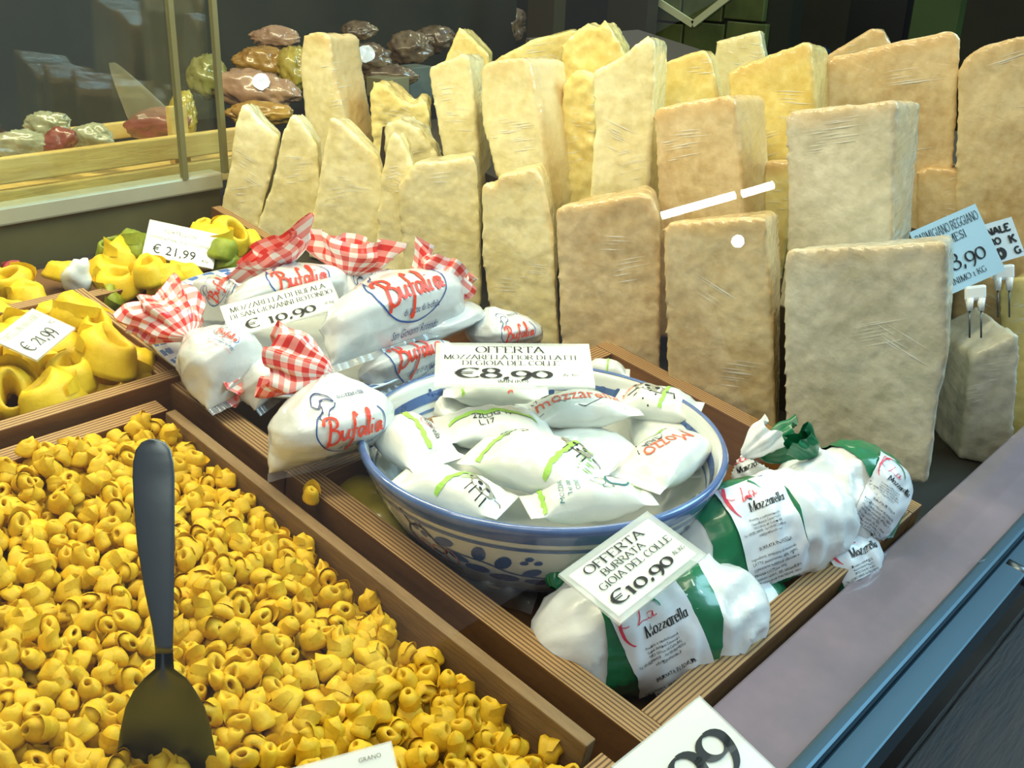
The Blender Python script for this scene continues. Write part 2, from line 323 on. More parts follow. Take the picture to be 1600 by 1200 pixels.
class D2(MB):          # flat print: 2-D shapes, later laid on a card or projected on a bag
    def stroke(s, pts, w, nib=None, step=None):
        pts = [np.asarray(p[:2], float) for p in pts]
        if step:
            q = [pts[0]]
            for a, b in zip(pts, pts[1:]):
                k = max(1, int(np.linalg.norm(b - a) / step))
                q += [a + (b - a) * (i + 1) / k for i in range(k)]
            pts = q
        k0 = len(s.v); n = len(pts)
        for i, p in enumerate(pts):
            t = pts[min(i + 1, n - 1)] - pts[max(i - 1, 0)]; l = np.linalg.norm(t) or 1; t = t / l
            ww = w if not hasattr(w, '__len__') else w[min(i, len(w) - 1)]
            if nib is not None: ww = ww * (nib + (1 - nib) * abs(math.sin(math.atan2(t[1], t[0]) - .18)))
            nn = np.array([-t[1], t[0]]) * ww / 2
            s.v += [tuple(p + nn), tuple(p - nn)]
        s.f += [(k0 + 2 * i, k0 + 2 * i + 1, k0 + 2 * i + 3, k0 + 2 * i + 2) for i in range(n - 1)]
        return s
    def poly(s, pts): return s.add([tuple(p) for p in pts], [tuple(range(len(pts)))])
    def ell(s, cx, cy, rx, ry, rot=0, n=12):
        c, d = math.cos(rot), math.sin(rot); ps = []
        for i in range(n):
            a = 2 * math.pi * i / n; x, y = rx * math.cos(a), ry * math.sin(a); ps.append((cx + x * c - y * d, cy + x * d + y * c))
        return s.poly(ps)
    def serif(s, txt, cx, y, h, width=None, thick=.16, nib=.3, slant=0, mono=False, left=None, step=None, vscale=1):
        tot = sum(GL[c][0] for c in txt); sx = (width / tot) if width else h; x0 = (cx - tot * sx / 2) if left is None else left
        for c in txt:
            adv, sts = GL[c]
            for st in sts:
                pp = [(x0 + (p[0] + slant * p[1]) * sx, y + p[1] * h * vscale) for p in st]
                tw = thick * min(h, sx * 1.15)
                s.stroke(pp, tw, None if mono else nib, step)
                if not mono and c not in '0,.(€89e':
                    for a, b in ((st[0], st[1]), (st[-1], st[-2])):
                        if abs(a[0] - b[0]) < .5 * abs(a[1] - b[1]) and a[1] in (0, 1, .6) and len(st) < 8:
                            X = x0 + (a[0] + slant * a[1]) * sx; Y = y + a[1] * h * vscale
                            s.stroke([(X - .13 * sx, Y), (X + .13 * sx, Y)], .05 * h)
            x0 += adv * sx
        return s
    def sans(s, txt, cx, y, h, width=None, slant=0):
        vs, fs = sans_mesh(txt); xs = [p[0] for p in vs]; w0 = max(xs) - min(xs); k = h / .72; kx = (width / w0) if width else k
        return s.add([(cx + (p[0] - min(xs) - w0 / 2) * kx + slant * p[1] * k, y + p[1] * k) for p in vs], fs)
    def place(s, d, cx, cy, k, rot=0):
        c, n = math.cos(rot) * k, math.sin(rot) * k
        return s.add([(cx + p[0] * c - p[1] * n, cy + p[0] * n + p[1] * c) for p in d.v], d.f)
SANS = {}
def sans_mesh(txt):
    if txt not in SANS:
        cu = bpy.data.curves.new('t', 'FONT'); cu.body = txt; cu.resolution_u = 2; cu.fill_mode = 'FRONT' if hasattr(cu, 'fill_mode') else cu.fill_mode
        o = bpy.data.objects.new('t', cu); me = o.to_mesh()
        SANS[txt] = ([(v.co.x, v.co.y) for v in me.vertices], [tuple(p.vertices) for p in me.polygons])
        o.to_mesh_clear(); bpy.data.objects.remove(o); bpy.data.curves.remove(cu)
    return SANS[txt]
def lay(d, o, ex, ey, n, off=.0004):
    m = MB(); o, ex, ey, n = map(np.asarray, (o, ex, ey, n))
    return m.add([o + ex * p[0] + ey * p[1] + n * off for p in d.v], d.f)
def proj(d, o, ex, ey, n, bvh, off=.0008, far=.08):
    m = MB(); vs = []; bad = set(); nv = Vector(n)
    for i, p in enumerate(d.v):
        q = Vector(o + ex * p[0] + ey * p[1])
        h = bvh.ray_cast(q + nv * far, -nv, far * 2.2)
        if h[0] is None or abs(h[1].dot(nv)) < .05: bad.add(i); vs.append(tuple(q)); continue
        hn = h[1]
        if hn.dot(nv) < 0: hn = -hn
        vs.append(tuple(h[0] + hn * off))
    return m.add(vs, [f for f in d.f if not any(i in bad for i in f)])
def gridpatch(w, h, nx=16, ny=16, r=0):
    d = D2(); d.grid(lambda a, b: ((a - .5) * w, (b - .5) * h), nx, ny); return d
def frame(o, ex, up):          # right-handed frame from an x axis and an approximate face normal
    ex = nrm(np.asarray(ex, float)); n = np.asarray(up, float); n = nrm(n - ex * n.dot(ex)); return np.asarray(o, float), ex, np.cross(n, ex), n

# ------------------------------------------------------------------ the setting
CX = mat('counter_dark', S(40, 36, 26), .5, S(52, 46, 34), 8)
obj('counter', MB().abox(-.6, 2.3, .15, 1.12, -.10, -.055), CX, label='dark deck of the refrigerated counter under the trays', cat='counter', kind='structure', smooth=False)
obj('floor', MB().box((.8, .8, -1.02), (4, 0, 0), GY * 4, GUP * .02), mat('floor_dark', S(50, 44, 40), .5, S(70, 62, 56), 3), kind='structure', smooth=False)
# cheese steps behind the front row
STEP = mat('step_dark', S(58, 48, 34), .6)
st = root('cheese_riser', (1.2, .62, -.055), 'stepped dark riser under the rear rows of cheese', 'riser', kind='structure')
for k, (u0, u1, h) in enumerate(((1.035, 1.17, .06), (1.17, 1.32, .12), (1.32, 1.62, .17))):
    obj('step', MB().abox(u0, u1, .34, 1.10, -.055, h), STEP, st, smooth=False)
# rear partition: metal rail, plinth, panes and edge posts
vR = 1.135
def vwall(name, x0, y0, x1, y1, v, hgt, thick, m, parent=None, **kw):   # band on the plane v: lower edge through two pixels
    a, b = Pv(x0, y0, v), Pv(x1, y1, v); w = (b - a); b = a + w
    mb = MB().box((a + b) / 2 + GUP * hgt / 2 + GY * thick / 2, w / 2, GY * thick / 2, GUP * hgt / 2)
    return obj(name, mb, m, parent, smooth=False, bevel=.0015, **kw)
ra, rb = Pv(-120, 372, vR), Pv(349, 297, vR); zr = .5 * (ra + rb).dot(GUP)
def hz(p, z): return p + GUP * (z - p.dot(GUP))
ra, rb = hz(ra, zr), hz(rb, zr)
pr = root('rear_partition', (ra + rb) / 2 - GUP * .06, 'glass partition with a pale metal rail behind the pasta trays', 'partition', kind='structure')
ax = (rb - ra) / 2; mid = (ra + rb) / 2
obj('rail', MB().box(mid + GUP * .011 + GY * .012, ax, GY * .014, GUP * .011), RAIL, pr, smooth=False, bevel=.003)
obj('plinth', MB().box(mid - GUP * .035 + GY * .02, ax, GY * .012, GUP * .034), PLINTH, pr, smooth=False)
GLASS = glass('clear_glass', (.93, .97, .93, 1))
up0 = Pv(352, 275, vR); up1 = Pv(289, 285, vR); lf = nrm(ax)
for k, p in enumerate((up1, up0)):
    q = hz(p, zr + .02)
    obj('post', MB().box(q + GUP * .3, lf * .0035, GY * .004, GUP * .3), mat('glass_edge', S(120, 116, 80), .3, metal=.3), pr, smooth=False)
qa, qb = hz(ra, zr + .02), hz(up1, zr + .02)
obj('pane', MB().box((qa + qb) / 2 + GUP * .3, (qb - qa) / 2, GY * .002, GUP * .3), GLASS, pr, smooth=False)
qc = hz(up0, zr + .02)
obj('pane', MB().box((qc + qb) / 2 + GUP * .3 + GY * .006, (qc - qb) / 2, GY * .002, GUP * .3), GLASS, pr, smooth=False)
# front strip and rail
obj('front_ledge', MB().abox(-.3, 1.9, .128, .192, -.03, -.008), STRIP, label='brushed metal ledge along the front of the trays', cat='ledge', kind='structure', smooth=False, bevel=.002)
fr_ = root('front_rail', (.8, .12, -.05), 'blue grey metal rail at the foot of the front glass', 'rail', kind='structure')
obj('lip', MB().abox(-.3, 1.9, .116, .128, -.03, .003), BLUEM, fr_, smooth=False, bevel=.003)
obj('face', MB().abox(-.3, 1.9, .094, .116, -.045, -.006), BLUEM, fr_, smooth=False, bevel=.002)
pb = P(1597, 878, .0); obj('bolt', MB().tube([(pb[0], .112, -.012), (pb[0], .088, -.012)], .008, 14), STEEL, fr_)
obj('front_counter', MB().abox(-.3, 1.9, -.15, .094, -.30, -.10), DARKWOOD, label='dark wooden counter front below the blue rail', cat='counter', kind='structure', smooth=False)
for k in range(3): obj('plank', MB().abox(-.3, 1.9, -.13 + k * .075, -.06 + k * .075, -.10, -.094), DARKWOOD, bpy.data.objects['front_counter'], smooth=False, bevel=.002)

# ------------------------------------------------------------------ trays
def tray(name, u0, u1, v0, v1, top, bot, th, label, walls='LRFB', fl=True):
    r = root(name, ((u0 + u1) / 2, (v0 + v1) / 2, bot), label, 'tray')
    if fl: obj('tray_floor', MB().abox(u0 + th * .5, u1 - th * .5, v0 + th * .5, v1 - th * .5, bot, bot + .004), TRAYB, r, smooth=False)
    for c in walls:
        if c == 'L': b = (u0, u0 + th, v0, v1)
        if c == 'R': b = (u1 - th, u1, v0, v1)
        if c == 'F': b = (u0 + th, u1 - th, v0, v0 + th)
        if c == 'B': b = (u0 + th, u1 - th, v1 - th, v1)
        obj('tray_wall', MB().abox(*b, bot, top), PLYU if c in 'LR' else PLYV, r, smooth=False, bevel=.001)
    return r
BOT = -.054
t1 = tray('tortellini_tray', -.02, .462, .197, .725, -.006, BOT, .02, 'big plywood tray full of small yellow tortellini', 'LFB')
obj('side_board', MB().abox(.436, .446, .225, .70, BOT + .004, -.004), WOODB, t1, smooth=False, bevel=.001)
t4 = tray('burrata_tray', .463, .898, .197, .566, 0, BOT, .022, 'plywood tray holding the painted bowl and the burrata')
t5 = tray('bufala_tray', .463, .80, .568, .90, -.002, BOT, .022, 'plywood tray under the gingham mozzarella bags', 'LR')
t2 = tray('tortelloni_tray', .18, .49, .735, .935, .004, BOT + .008, .014, 'shallow plywood tray of big yellow folded tortelloni')
t3 = tray('zucchini_tortelloni_tray', .40, .77, .948, 1.105, -.016, BOT, .014, 'rear plywood tray of yellow and green tortelloni', 'LRF')
t6 = tray('beet_tortelloni_tray', .05, .395, .948, 1.105, -.016, BOT, .014, 'rear plywood tray with yellow and dark red tortelloni', 'LRF')

# ------------------------------------------------------------------ pasta
def pasta_mesh(name, seed, R=.0058, r0=.0036, r1=.0026, brim=.006, sq=.85, m=PASTA, nu=18, nv=14):
    g = random.Random(seed); tw = g.uniform(-.3, .3); pk = g.uniform(.0, 1.2); ov = g.uniform(-.15, .15); ph = g.uniform(0, 6)
    def fn(a, b):
        t = 2 * math.pi * a; q = 2 * math.pi * b
        c = .5 + .5 * math.cos(t)                        # plump filled front, thin overlap behind
        rx = r0 * (.42 + .62 * c ** .7); rz = r0 * (1.25 + .25 * c)
        x = R * (1 + .12 * math.cos(2 * t + ov)) + rx * math.cos(q)
        z = rz * math.sin(q)
        hood = math.exp(-((q - 1.9) / .32) ** 2); skirt = math.exp(-((q - 5.6) / .28) ** 2)
        z += brim * (.5 * hood * c ** 2 * pk + .12 * hood) - skirt * brim * .12
        x += skirt * brim * (.30 + .45 * c ** 3 * pk) - .25 * hood * brim * c
        z += .2 * r0 * math.sin(t + ph) + tw * r0 * math.cos(t)
        k = 1 + .07 * noise.noise(Vector((math.cos(t) * 2 + seed, math.sin(t) * 2, q)))
        return (x * math.cos(t) * k, x * math.sin(t) * sq * k, z * k + r0)
    mb = MB().grid(fn, nu, nv, True, True)
    def flap(a, b):       # free pointed edge of the dough folded up over the filling
        t = (a - .5) * 2.5; hgt = r0 * .1 + b * (r0 * .85 + brim * (.2 + .5 * pk) * (1 - abs(a - .5) * 2) ** .8)
        rr = R * 1.08 + r0 * (1.06 - .25 * abs(a - .5)) + b * b * brim * (.05 - .35 * ov)
        return (rr * math.cos(t + tw), rr * math.sin(t + tw) * sq, hgt + r0 + .15 * r0 * math.sin(5 * a + ph))
    mb.grid(flap, 8, 4)
    me = mesh(name, mb, m, (0, 0, 0)); return me
TORT = [pasta_mesh('tortellino_%d' % k, 11 + k * 3, .0044 * g, .0046 * g, .0026, .0064 * g, s) for k, (g, s) in enumerate(((1, .85), (1.05, .75), (.95, .95), (1.1, .8), (1, .68), (.92, .85)))]
def heap(u, v):       # surface of the tortellini heap
    e = min(1, max(0, (.43 - u) / .10))
    return -.027 + .010 * e + .016 * min(1, max(0, (v - .3) / .35)) + .006 * noise.noise(Vector((u * 9, v * 9, 1)))
spots = []
d = .0145
for layer in range(2):
    jrow = 0; v = .222 + layer * .006
    while v < .706:
        u = .02 + (jrow % 2) * d / 2 + layer * .004
        while u < .432:
            uu, vv = u + rnd.uniform(-.35, .35) * d, v + rnd.uniform(-.35, .35) * d
            c = RC.T @ (np.array([uu, vv, heap(uu, vv)]) - CAM); x, y = 800 + F * c[0] / c[2], 600 + F * c[1] / c[2]
            if -480 < x < 1010 and 560 < y < 1420 and uu < .43 and vv < .708:
                spots.append((c[2] + (0 if -10 < x < 1000 and y < 1205 else 9), layer, uu, vv, heap(uu, vv) - layer * .012 + rnd.uniform(-.004, .005)))
            u += d
        v += d * .86; jrow += 1
    d = .0165 if layer == 0 else d
def pose(u, v, w, s=1):
    tl = rnd.uniform(-.75, .75); e = (tl, rnd.uniform(-.75, .75), rnd.uniform(0, 6.28))
    if rnd.random() < .3: e = (rnd.uniform(.9, 1.6), e[1], e[2])
    from mathutils import Euler
    return Matrix.Translation((u, v, w - .004)) @ Euler((0, 0, e[2])).to_matrix().to_4x4() @ Euler((e[0], e[1], 0)).to_matrix().to_4x4() @ Matrix.Scale(s, 4)
spots.sort(key=lambda q: (q[1], q[0]))
TL = 'small yellow folded tortellino in the heap in the big plywood tray'
rest = MB(); nind = 0
cache = [([tuple(v.co) for v in m.vertices], [tuple(p.vertices) for p in m.polygons]) for m in TORT]
for dd, layer, u, v, w in spots:
    k = rnd.randrange(len(TORT)); m4 = pose(u, v, w, rnd.uniform(.92, 1.12))
    if layer == 0 and nind < 300 and dd < 9:
        o = bpy.data.objects.new('tortellino', TORT[k]); sc.collection.objects.link(o); o.matrix_world = T @ m4
        props(o, TL, 'pasta', 'tortellini in the big tray'); nind += 1
    else:
        vs, fs = cache[k]; rest.add([tuple(m4 @ Vector(p)) for p in vs], fs)
obj('tortellini_heap', rest, PASTA, label='rest of the heap of small yellow tortellini further back in the big tray', cat='pasta', kind='stuff', fixn=False)
obj('tortellini_bed', MB().grid(lambda a, b: (-.01 + .445 * a, .218 + .488 * b, heap(-.01 + .445 * a, .218 + .488 * b) - .019), 24, 24), PASTA, label='lower layer of yellow tortellini filling the big tray', cat='pasta', kind='stuff')
for (x, y, w, lb) in ((486, 783, .002, 'single tortellino lying on the thin side board of the big tray'), (772, 913, -.03, 'stray tortellino on the tray floor beside the painted bowl')):
    p = P(x, y, w); o = bpy.data.objects.new('tortellino', TORT[1]); sc.collection.objects.link(o); o.matrix_world = T @ Matrix.Translation(Vector(p)) @ Matrix.Rotation(1, 4, 'Z')
    props(o, lb, 'pasta')
# big tortelloni: a folded sheet wrapped into a ring with a wide flap
def tortellone_mesh(name, seed, m):
    g = random.Random(seed); s = 2.45
    me = pasta_mesh(name, seed, .0062 * s, .0040 * s, .003 * s, .0075 * s, g.uniform(.7, .95), m, 26, 14); return me
TN = [tortellone_mesh('tortellone_%d' % k, 40 + k * 7, PASTA2) for k in range(4)]
TG = [tortellone_mesh('tortellone_green_%d' % k, 80 + k * 7, PASTAG) for k in range(2)]
TR = tortellone_mesh('tortellone_red', 99, PASTAR)
def put(me, x, y, w, e, s, label, group):
    from mathutils import Euler
    p = P(x, y, w); o = bpy.data.objects.new('tortellone', me); sc.collection.objects.link(o)
    o.matrix_world = T @ Matrix.Translation(Vector(p)) @ Euler(e).to_matrix().to_4x4() @ Matrix.Scale(s, 4) @ Matrix.Translation((0, 0, -.008))
    return props(o, label, 'pasta', group)
G2 = 'tortelloni in the shallow tray'; L2 = 'big yellow folded tortellone in the shallow tray'
for k, (x, y, w, s) in enumerate(((20, 500, -.012, 1), (75, 500, -.016, 1), (125, 492, 0, 1.05), (170, 560, .012, 1.2), (150, 520, -.006, .95), (60, 580, -.012, 1.15), (110, 590, .0, 1.1), (75, 628, -.004, 1.1), (20, 625, -.012, 1.1),
        (10, 570, -.01, 1), (165, 610, -.02, 1), (210, 575, -.014, 1.05), (225, 590, -.018, 1), (140, 640, -.026, 1), (190, 545, -.026, 1), (100, 545, -.022, 1.1), (40, 540, -.022, 1.1), (-20, 600, -.01, 1.1), (-15, 540, -.015, 1.1), (-70, 560, -.01, 1.1), (-80, 620, -.01, 1.1), (-130, 590, -.01, 1.1), (-140, 650, -.015, 1.1), (-190, 620, -.012, 1.1), (-120, 545, -.02, 1.1), (-60, 660, -.015, 1.1))):
    put(TN[k % 4], x, y, w, (rnd.uniform(-.6, .6), rnd.uniform(-.6, .6), rnd.uniform(0, 6)), s, L2, G2)
G3 = 'tortelloni in the rear tray'
for k, (x, y, w, s, c) in enumerate(((200, 408, -.01, 1, 0), (160, 425, -.02, .9, 0), (95, 428, -.028, .8, 0), (210, 385, 0, 1, 1), (175, 393, -.014, .8, 1), (235, 430, 0, 1, 0), (190, 445, -.02, 1, 0), (175, 465, -.03, .9, 1), (292, 432, -.012, .8, 0),
        (330, 375, .008, 1, 0), (360, 372, .002, 1, 0), (345, 395, .004, 1, 1), (385, 380, -.01, .9, 0), (320, 362, .004, .8, 0), (255, 445, -.01, .9, 0), (345, 420, -.02, .8, 1), (352, 410, -.008, .9, 1), (230, 400, -.012, 1, 0))):
    put((TG if c else TN)[k % (2 if c else 4)], x, y, w, (rnd.uniform(-.7, .7), rnd.uniform(-.7, .7), rnd.uniform(0, 6)), s,
        'green folded tortellone in the rear tray beside the partition' if c else 'yellow folded tortellone in the rear tray beside the partition', G3)
for k, (x, y, s, m, lb) in enumerate(((12, 445, 1, TN[1], 'yellow tortellone in the beet tortelloni tray'), (20, 430, .7, TR, 'dark red tortellone in the beet tortelloni tray'), (45, 462, .8, TN[2], 'yellow tortellone in the beet tortelloni tray'), (52, 455, .45, TR, 'dark red tortellone in the beet tortelloni tray'), (-20, 445, 1, TN[0], 'yellow tortellone in the beet tortelloni tray'), (-60, 460, 1, TN[3], 'yellow tortellone in the beet tortelloni tray'), (-110, 470, 1, TN[2], 'yellow tortellone in the beet tortelloni tray'))):
    put(m, x, y, -.02, (.3, .2 * k, k), s, lb, 'tortelloni in the beet tray')
p = P(122, 432, -.01)
def wad(a, b):
    t, q = 2 * math.pi * b, math.pi * a; dv = np.array([math.sin(q) * math.cos(t) * .016, math.sin(q) * math.sin(t) * .011, math.cos(q) * .02])
    return p + dv * (1 + .35 * noise.noise(Vector(dv * 90)))
obj('paper_wad', MB().grid(wad, 14, 20, False, True), PACK, label='crumpled white wrapper among the rear tortelloni', cat='wrapper')

# ------------------------------------------------------------------ cheese
def rind_mix(m):     # tan rind along the old outside of the wheel, stored per vertex on each chunk
    nt = m.node_tree; N = nt.nodes.new; L = nt.links.new; b = nt.nodes['Principled BSDF']; old = b.inputs['Base Color'].links[0].from_socket
    at = N('ShaderNodeAttribute'); at.attribute_name = 'rind'; mx = N('ShaderNodeMix'); mx.data_type = 'RGBA'
    L(at.outputs['Fac'], mx.inputs[0]); L(old, mx.inputs[6]); mx.inputs[7].default_value = S(214, 174, 110); L(mx.outputs[2], b.inputs['Base Color'])
for m in CHEESE: rind_mix(m)
UPV = GUP
def cheese(label, pts, u0, base, m, th=.09, yaw=None, taper=.74, skew=0, rind=.6, amp=.0021, lean=0, nf=2, bt=.9):
    pts = [tuple(map(float, q)) for q in pts]; cx = sum(q[0] for q in pts) / len(pts); cy = sum(q[1] for q in pts) / len(pts)
    c = Pu(cx, cy, u0); tc = CAM - c; tc = tc - UPV * tc.dot(UPV); tc = nrm(tc)
    n = nrm(np.array([-1., 0, 0]) * .3 + tc * .7); skew *= .25; th *= .85
    if yaw is not None:
        a = math.radians(yaw * .6); n = nrm(n * math.cos(a) + np.cross(UPV, n) * math.sin(a))
    n2 = nrm(n + UPV * lean)
    r = np.cross(-n, UPV)
    poly = [Pp(x, y, c, n2) for x, y in pts]
    def down(p): return p - UPV * max(.004, (p[2] - base) / UPV[2])
    if poly[0][2] > base + .01: poly = [down(poly[0])] + poly
    if poly[-1][2] > base + .01: poly = poly + [down(poly[-1])]
    cc = sum(poly) / len(poly)
    back = []
    for p in poly:
        q = p - cc; h = q.dot(UPV); s = q.dot(r); back.append(cc + UPV * (h * (bt if h > 0 else 1)) + r * (s * taper + skew) - n * th)
    k = len(poly); mb = MB().add(poly + back, [tuple(range(k)), tuple(range(2 * k - 1, k - 1, -1))] + [(i, i + k, (i + 1) % k + k, (i + 1) % k) for i in range(k)])
    org = np.array([c[0], c[1], base])
    me = mesh('cheese_chunk', mb, None, org, False)
    bm = bmesh.new(); bm.from_mesh(me); bmesh.ops.recalc_face_normals(bm, faces=bm.faces); bmesh.ops.triangulate(bm, faces=bm.faces); bm.to_mesh(me); bm.free()
    o = bpy.data.objects.new('cheese_chunk', me); sc.collection.objects.link(o)
    rm = o.modifiers.new('r', 'REMESH'); rm.mode = 'VOXEL'; rm.voxel_size = .0040
    sm = o.modifiers.new('s', 'SMOOTH'); sm.iterations = 3; sm.factor = .5
    dg = bpy.context.evaluated_depsgraph_get(); m2 = bpy.data.meshes.new_from_object(o.evaluated_get(dg))
    o.modifiers.clear(); o.data = m2; bpy.data.meshes.remove(me); m2.name = 'cheese_chunk'
    nv = len(m2.vertices); co = np.empty(nv * 3); m2.vertices.foreach_get('co', co); co = co.reshape(-1, 3)
    no = np.empty(nv * 3); m2.vertex_normals.foreach_get('vector', no); no = no.reshape(-1, 3)
    tops = [((p - org).dot(r), (p - org).dot(UPV)) for p in poly]
    sd = rnd.uniform(0, 50); off = np.empty(nv); rv = np.empty(nv)
    hh = co @ UPV; ss = co @ r
    tp = np.full(nv, -9.); sq_ = np.clip(ss, min(t[0] for t in tops) + 1e-4, max(t[0] for t in tops) - 1e-4)
    for (s0, h0), (s1, h1) in zip(tops, tops[1:]):
        if abs(s1 - s0) < 1e-5: continue
        msk = (sq_ >= min(s0, s1)) & (sq_ <= max(s0, s1)); tp[msk] = np.maximum(tp[msk], (h0 + (h1 - h0) * (sq_ - s0) / (s1 - s0))[msk])
    for i in range(nv):
        q = Vector((co[i][0] + sd, co[i][1], co[i][2]))
        off[i] = amp * (.55 * noise.noise(q * 14) + .45 * noise.noise(q * 50) + .35 * noise.noise(q * 120)) - amp * .9 * max(0, noise.noise(q * 26) - .2)
        rv[i] = max(0, min(1, 1.0 - (tp[i] - hh[i]) / .022 + .5 * noise.noise(q * 40))) * rind
    co = co + no * off[:, None]
    m2.vertices.foreach_set('co', co.ravel())
    at = m2.attributes.new('rind', 'FLOAT', 'POINT'); at.data.foreach_set('value', rv)
    m2.polygons.foreach_set('use_smooth', [True] * len(m2.polygons)); m2.materials.append(CHEESE[m]); m2.update()
    o.matrix_world = T @ Matrix.Translation(Vector(org)); ORI[o] = org
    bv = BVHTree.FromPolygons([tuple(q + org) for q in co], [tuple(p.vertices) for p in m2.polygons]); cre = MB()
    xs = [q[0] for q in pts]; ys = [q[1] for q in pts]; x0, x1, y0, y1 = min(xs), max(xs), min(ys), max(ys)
    for k in range(nf):     # sheaves of tight film creases, coloured white to paint in their glints
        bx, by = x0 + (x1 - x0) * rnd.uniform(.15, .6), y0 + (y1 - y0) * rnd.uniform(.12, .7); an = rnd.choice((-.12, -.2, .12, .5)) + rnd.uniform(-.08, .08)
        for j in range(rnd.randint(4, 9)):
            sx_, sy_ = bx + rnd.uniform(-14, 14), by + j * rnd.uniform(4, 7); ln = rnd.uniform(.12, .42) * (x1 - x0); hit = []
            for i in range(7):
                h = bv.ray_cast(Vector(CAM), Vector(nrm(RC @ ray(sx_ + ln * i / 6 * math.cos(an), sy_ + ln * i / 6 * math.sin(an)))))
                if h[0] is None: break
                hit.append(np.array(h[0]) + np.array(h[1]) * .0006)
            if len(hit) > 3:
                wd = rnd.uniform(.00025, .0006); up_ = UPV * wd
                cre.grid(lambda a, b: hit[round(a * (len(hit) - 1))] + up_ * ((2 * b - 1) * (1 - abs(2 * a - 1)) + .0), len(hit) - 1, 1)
    if cre.f: obj('film_crease_glints', cre, FILMC, o, kind='stuff', fixn=False)
    return props(o, label, 'cheese', 'wrapped chunks of hard cheese')
I, ST, TA, GR = 0, 1, 2, 3
B0 = -.054
# front row, left to right
cheese('pale pointed chunk right beside the partition rail, slanting down to one side', [(342, 326), (356, 270), (366, 200), (378, 160), (388, 168), (400, 184), (437, 214), (427, 262), (402, 360)], .80, B0, I, .07, rind=0)
cheese('slim pointed chunk with a bright film crease, second from the partition rail', [(398, 362), (428, 270), (440, 210), (456, 177), (472, 192), (496, 228), (500, 300), (486, 368)], .83, B0, I, .07, rind=0)
cheese('pointed chunk with creased film, third from the partition rail', [(478, 372), (494, 300), (505, 225), (516, 182), (530, 188), (592, 246), (602, 300), (592, 378)], .85, B0, I, .07, rind=.2)
cheese('thin sliver of ivory cheese wedged between a pointed and a square chunk', [(585, 390), (592, 290), (606, 215), (616, 204), (628, 220), (645, 260), (648, 400)], .87, B0, I, .06, rind=0)
cheese('short square chunk with notched top corner behind the gingham bags', [(628, 420), (618, 290), (636, 272), (648, 252), (700, 250), (738, 243), (746, 262), (752, 470)], .885, B0, I, .09, rind=.3)
cheese('narrow upright chunk with a notch in one top corner beside the tan chunk', [(768, 520), (752, 400), (750, 290), (760, 284), (770, 292), (780, 272), (836, 262), (850, 285), (864, 360), (874, 550)], .885, B0, I, .08, rind=.5, skew=.01)
cheese('rounded-top tan chunk directly behind the painted bowl', [(876, 570), (866, 330), (880, 320), (940, 312), (1000, 301), (1018, 308), (1030, 340), (1032, 610)], .890, B0, TA, .10, rind=.55)
cheese('tan square-shouldered chunk between bowl and the pale grey block', [(1040, 640), (1034, 356), (1048, 346), (1186, 338), (1198, 345), (1206, 480), (1212, 690)], .905, B0, TA, .10, rind=.6, skew=.035)
cheese('large pale grey rectangular block standing behind the burrata', [(1224, 700), (1222, 395), (1232, 389), (1470, 377), (1482, 384), (1480, 560), (1464, 640), (1450, 758), (1330, 740)], .935, B0, GR, .11, rind=.35, yaw=-6, skew=.02)
# second row
R2 = .03
cheese('tall ivory chunk with a yellow crown and a pinkish sloping side', [(480, 215), (466, 100), (472, 56), (486, 50), (502, 50), (514, 60), (522, 120), (545, 215)], .99, R2 - .05, I, .10, yaw=-26, skew=.03,  rind=.7)
cheese('low yellow jagged chunk between two tall ivory chunks', [(584, 250), (576, 150), (584, 128), (600, 134), (626, 158), (645, 166), (655, 152), (668, 158), (676, 250)], 1.06, R2, ST, .08, rind=0, amp=.006)
cheese('low ivory crumbly chunk in front of the low yellow one', [(598, 260), (600, 195), (622, 186), (650, 200), (676, 232), (690, 260)], .98, R2 - .05, I, .07, rind=0, amp=.006)
cheese('tall slim ivory chunk with a slanted top beside the twin tall one', [(694, 260), (676, 160), (668, 106), (690, 96), (722, 82), (734, 92), (744, 180), (752, 290)], .99, R2 - .04, I, .09, yaw=-10, rind=.3)
cheese('yellow pyramid tip poking up behind the slim slanted chunk', [(690, 110), (704, 66), (717, 42), (736, 58), (764, 86), (762, 130)], 1.12, R2 + .04, ST, .08, rind=.2)
cheese('tall tapering ivory chunk with a laced film edge', [(776, 290), (752, 190), (748, 112), (758, 96), (812, 88), (826, 96), (844, 180), (862, 320)], .98, R2 - .05, I, .11, yaw=-24, skew=.04, rind=.6)
cheese('tall ivory chunk with a ragged slanting top ending in a peak', [(918, 320), (928, 200), (924, 112), (944, 102), (962, 92), (985, 76), (1012, 54), (1024, 64), (1022, 180), (1014, 320)], .99, R2 - .04, I, .10, yaw=-8, rind=.1, skew=.01)
cheese('brown-edged chunk with a rough rosy side standing behind the tan one', [(1030, 340), (1018, 185), (1022, 168), (1060, 160), (1138, 148), (1150, 158), (1158, 250), (1164, 345)], 1.0, R2 - .05, TA, .12, yaw=-16, skew=.045, rind=.8)
cheese('grey-sided wrapped chunk standing right behind the large grey block', [(1226, 395), (1226, 182), (1238, 172), (1330, 164), (1390, 156), (1402, 160), (1398, 260), (1394, 390)], 1.045, R2 - .04, GR, .11, yaw=-16, skew=.04, rind=.6)
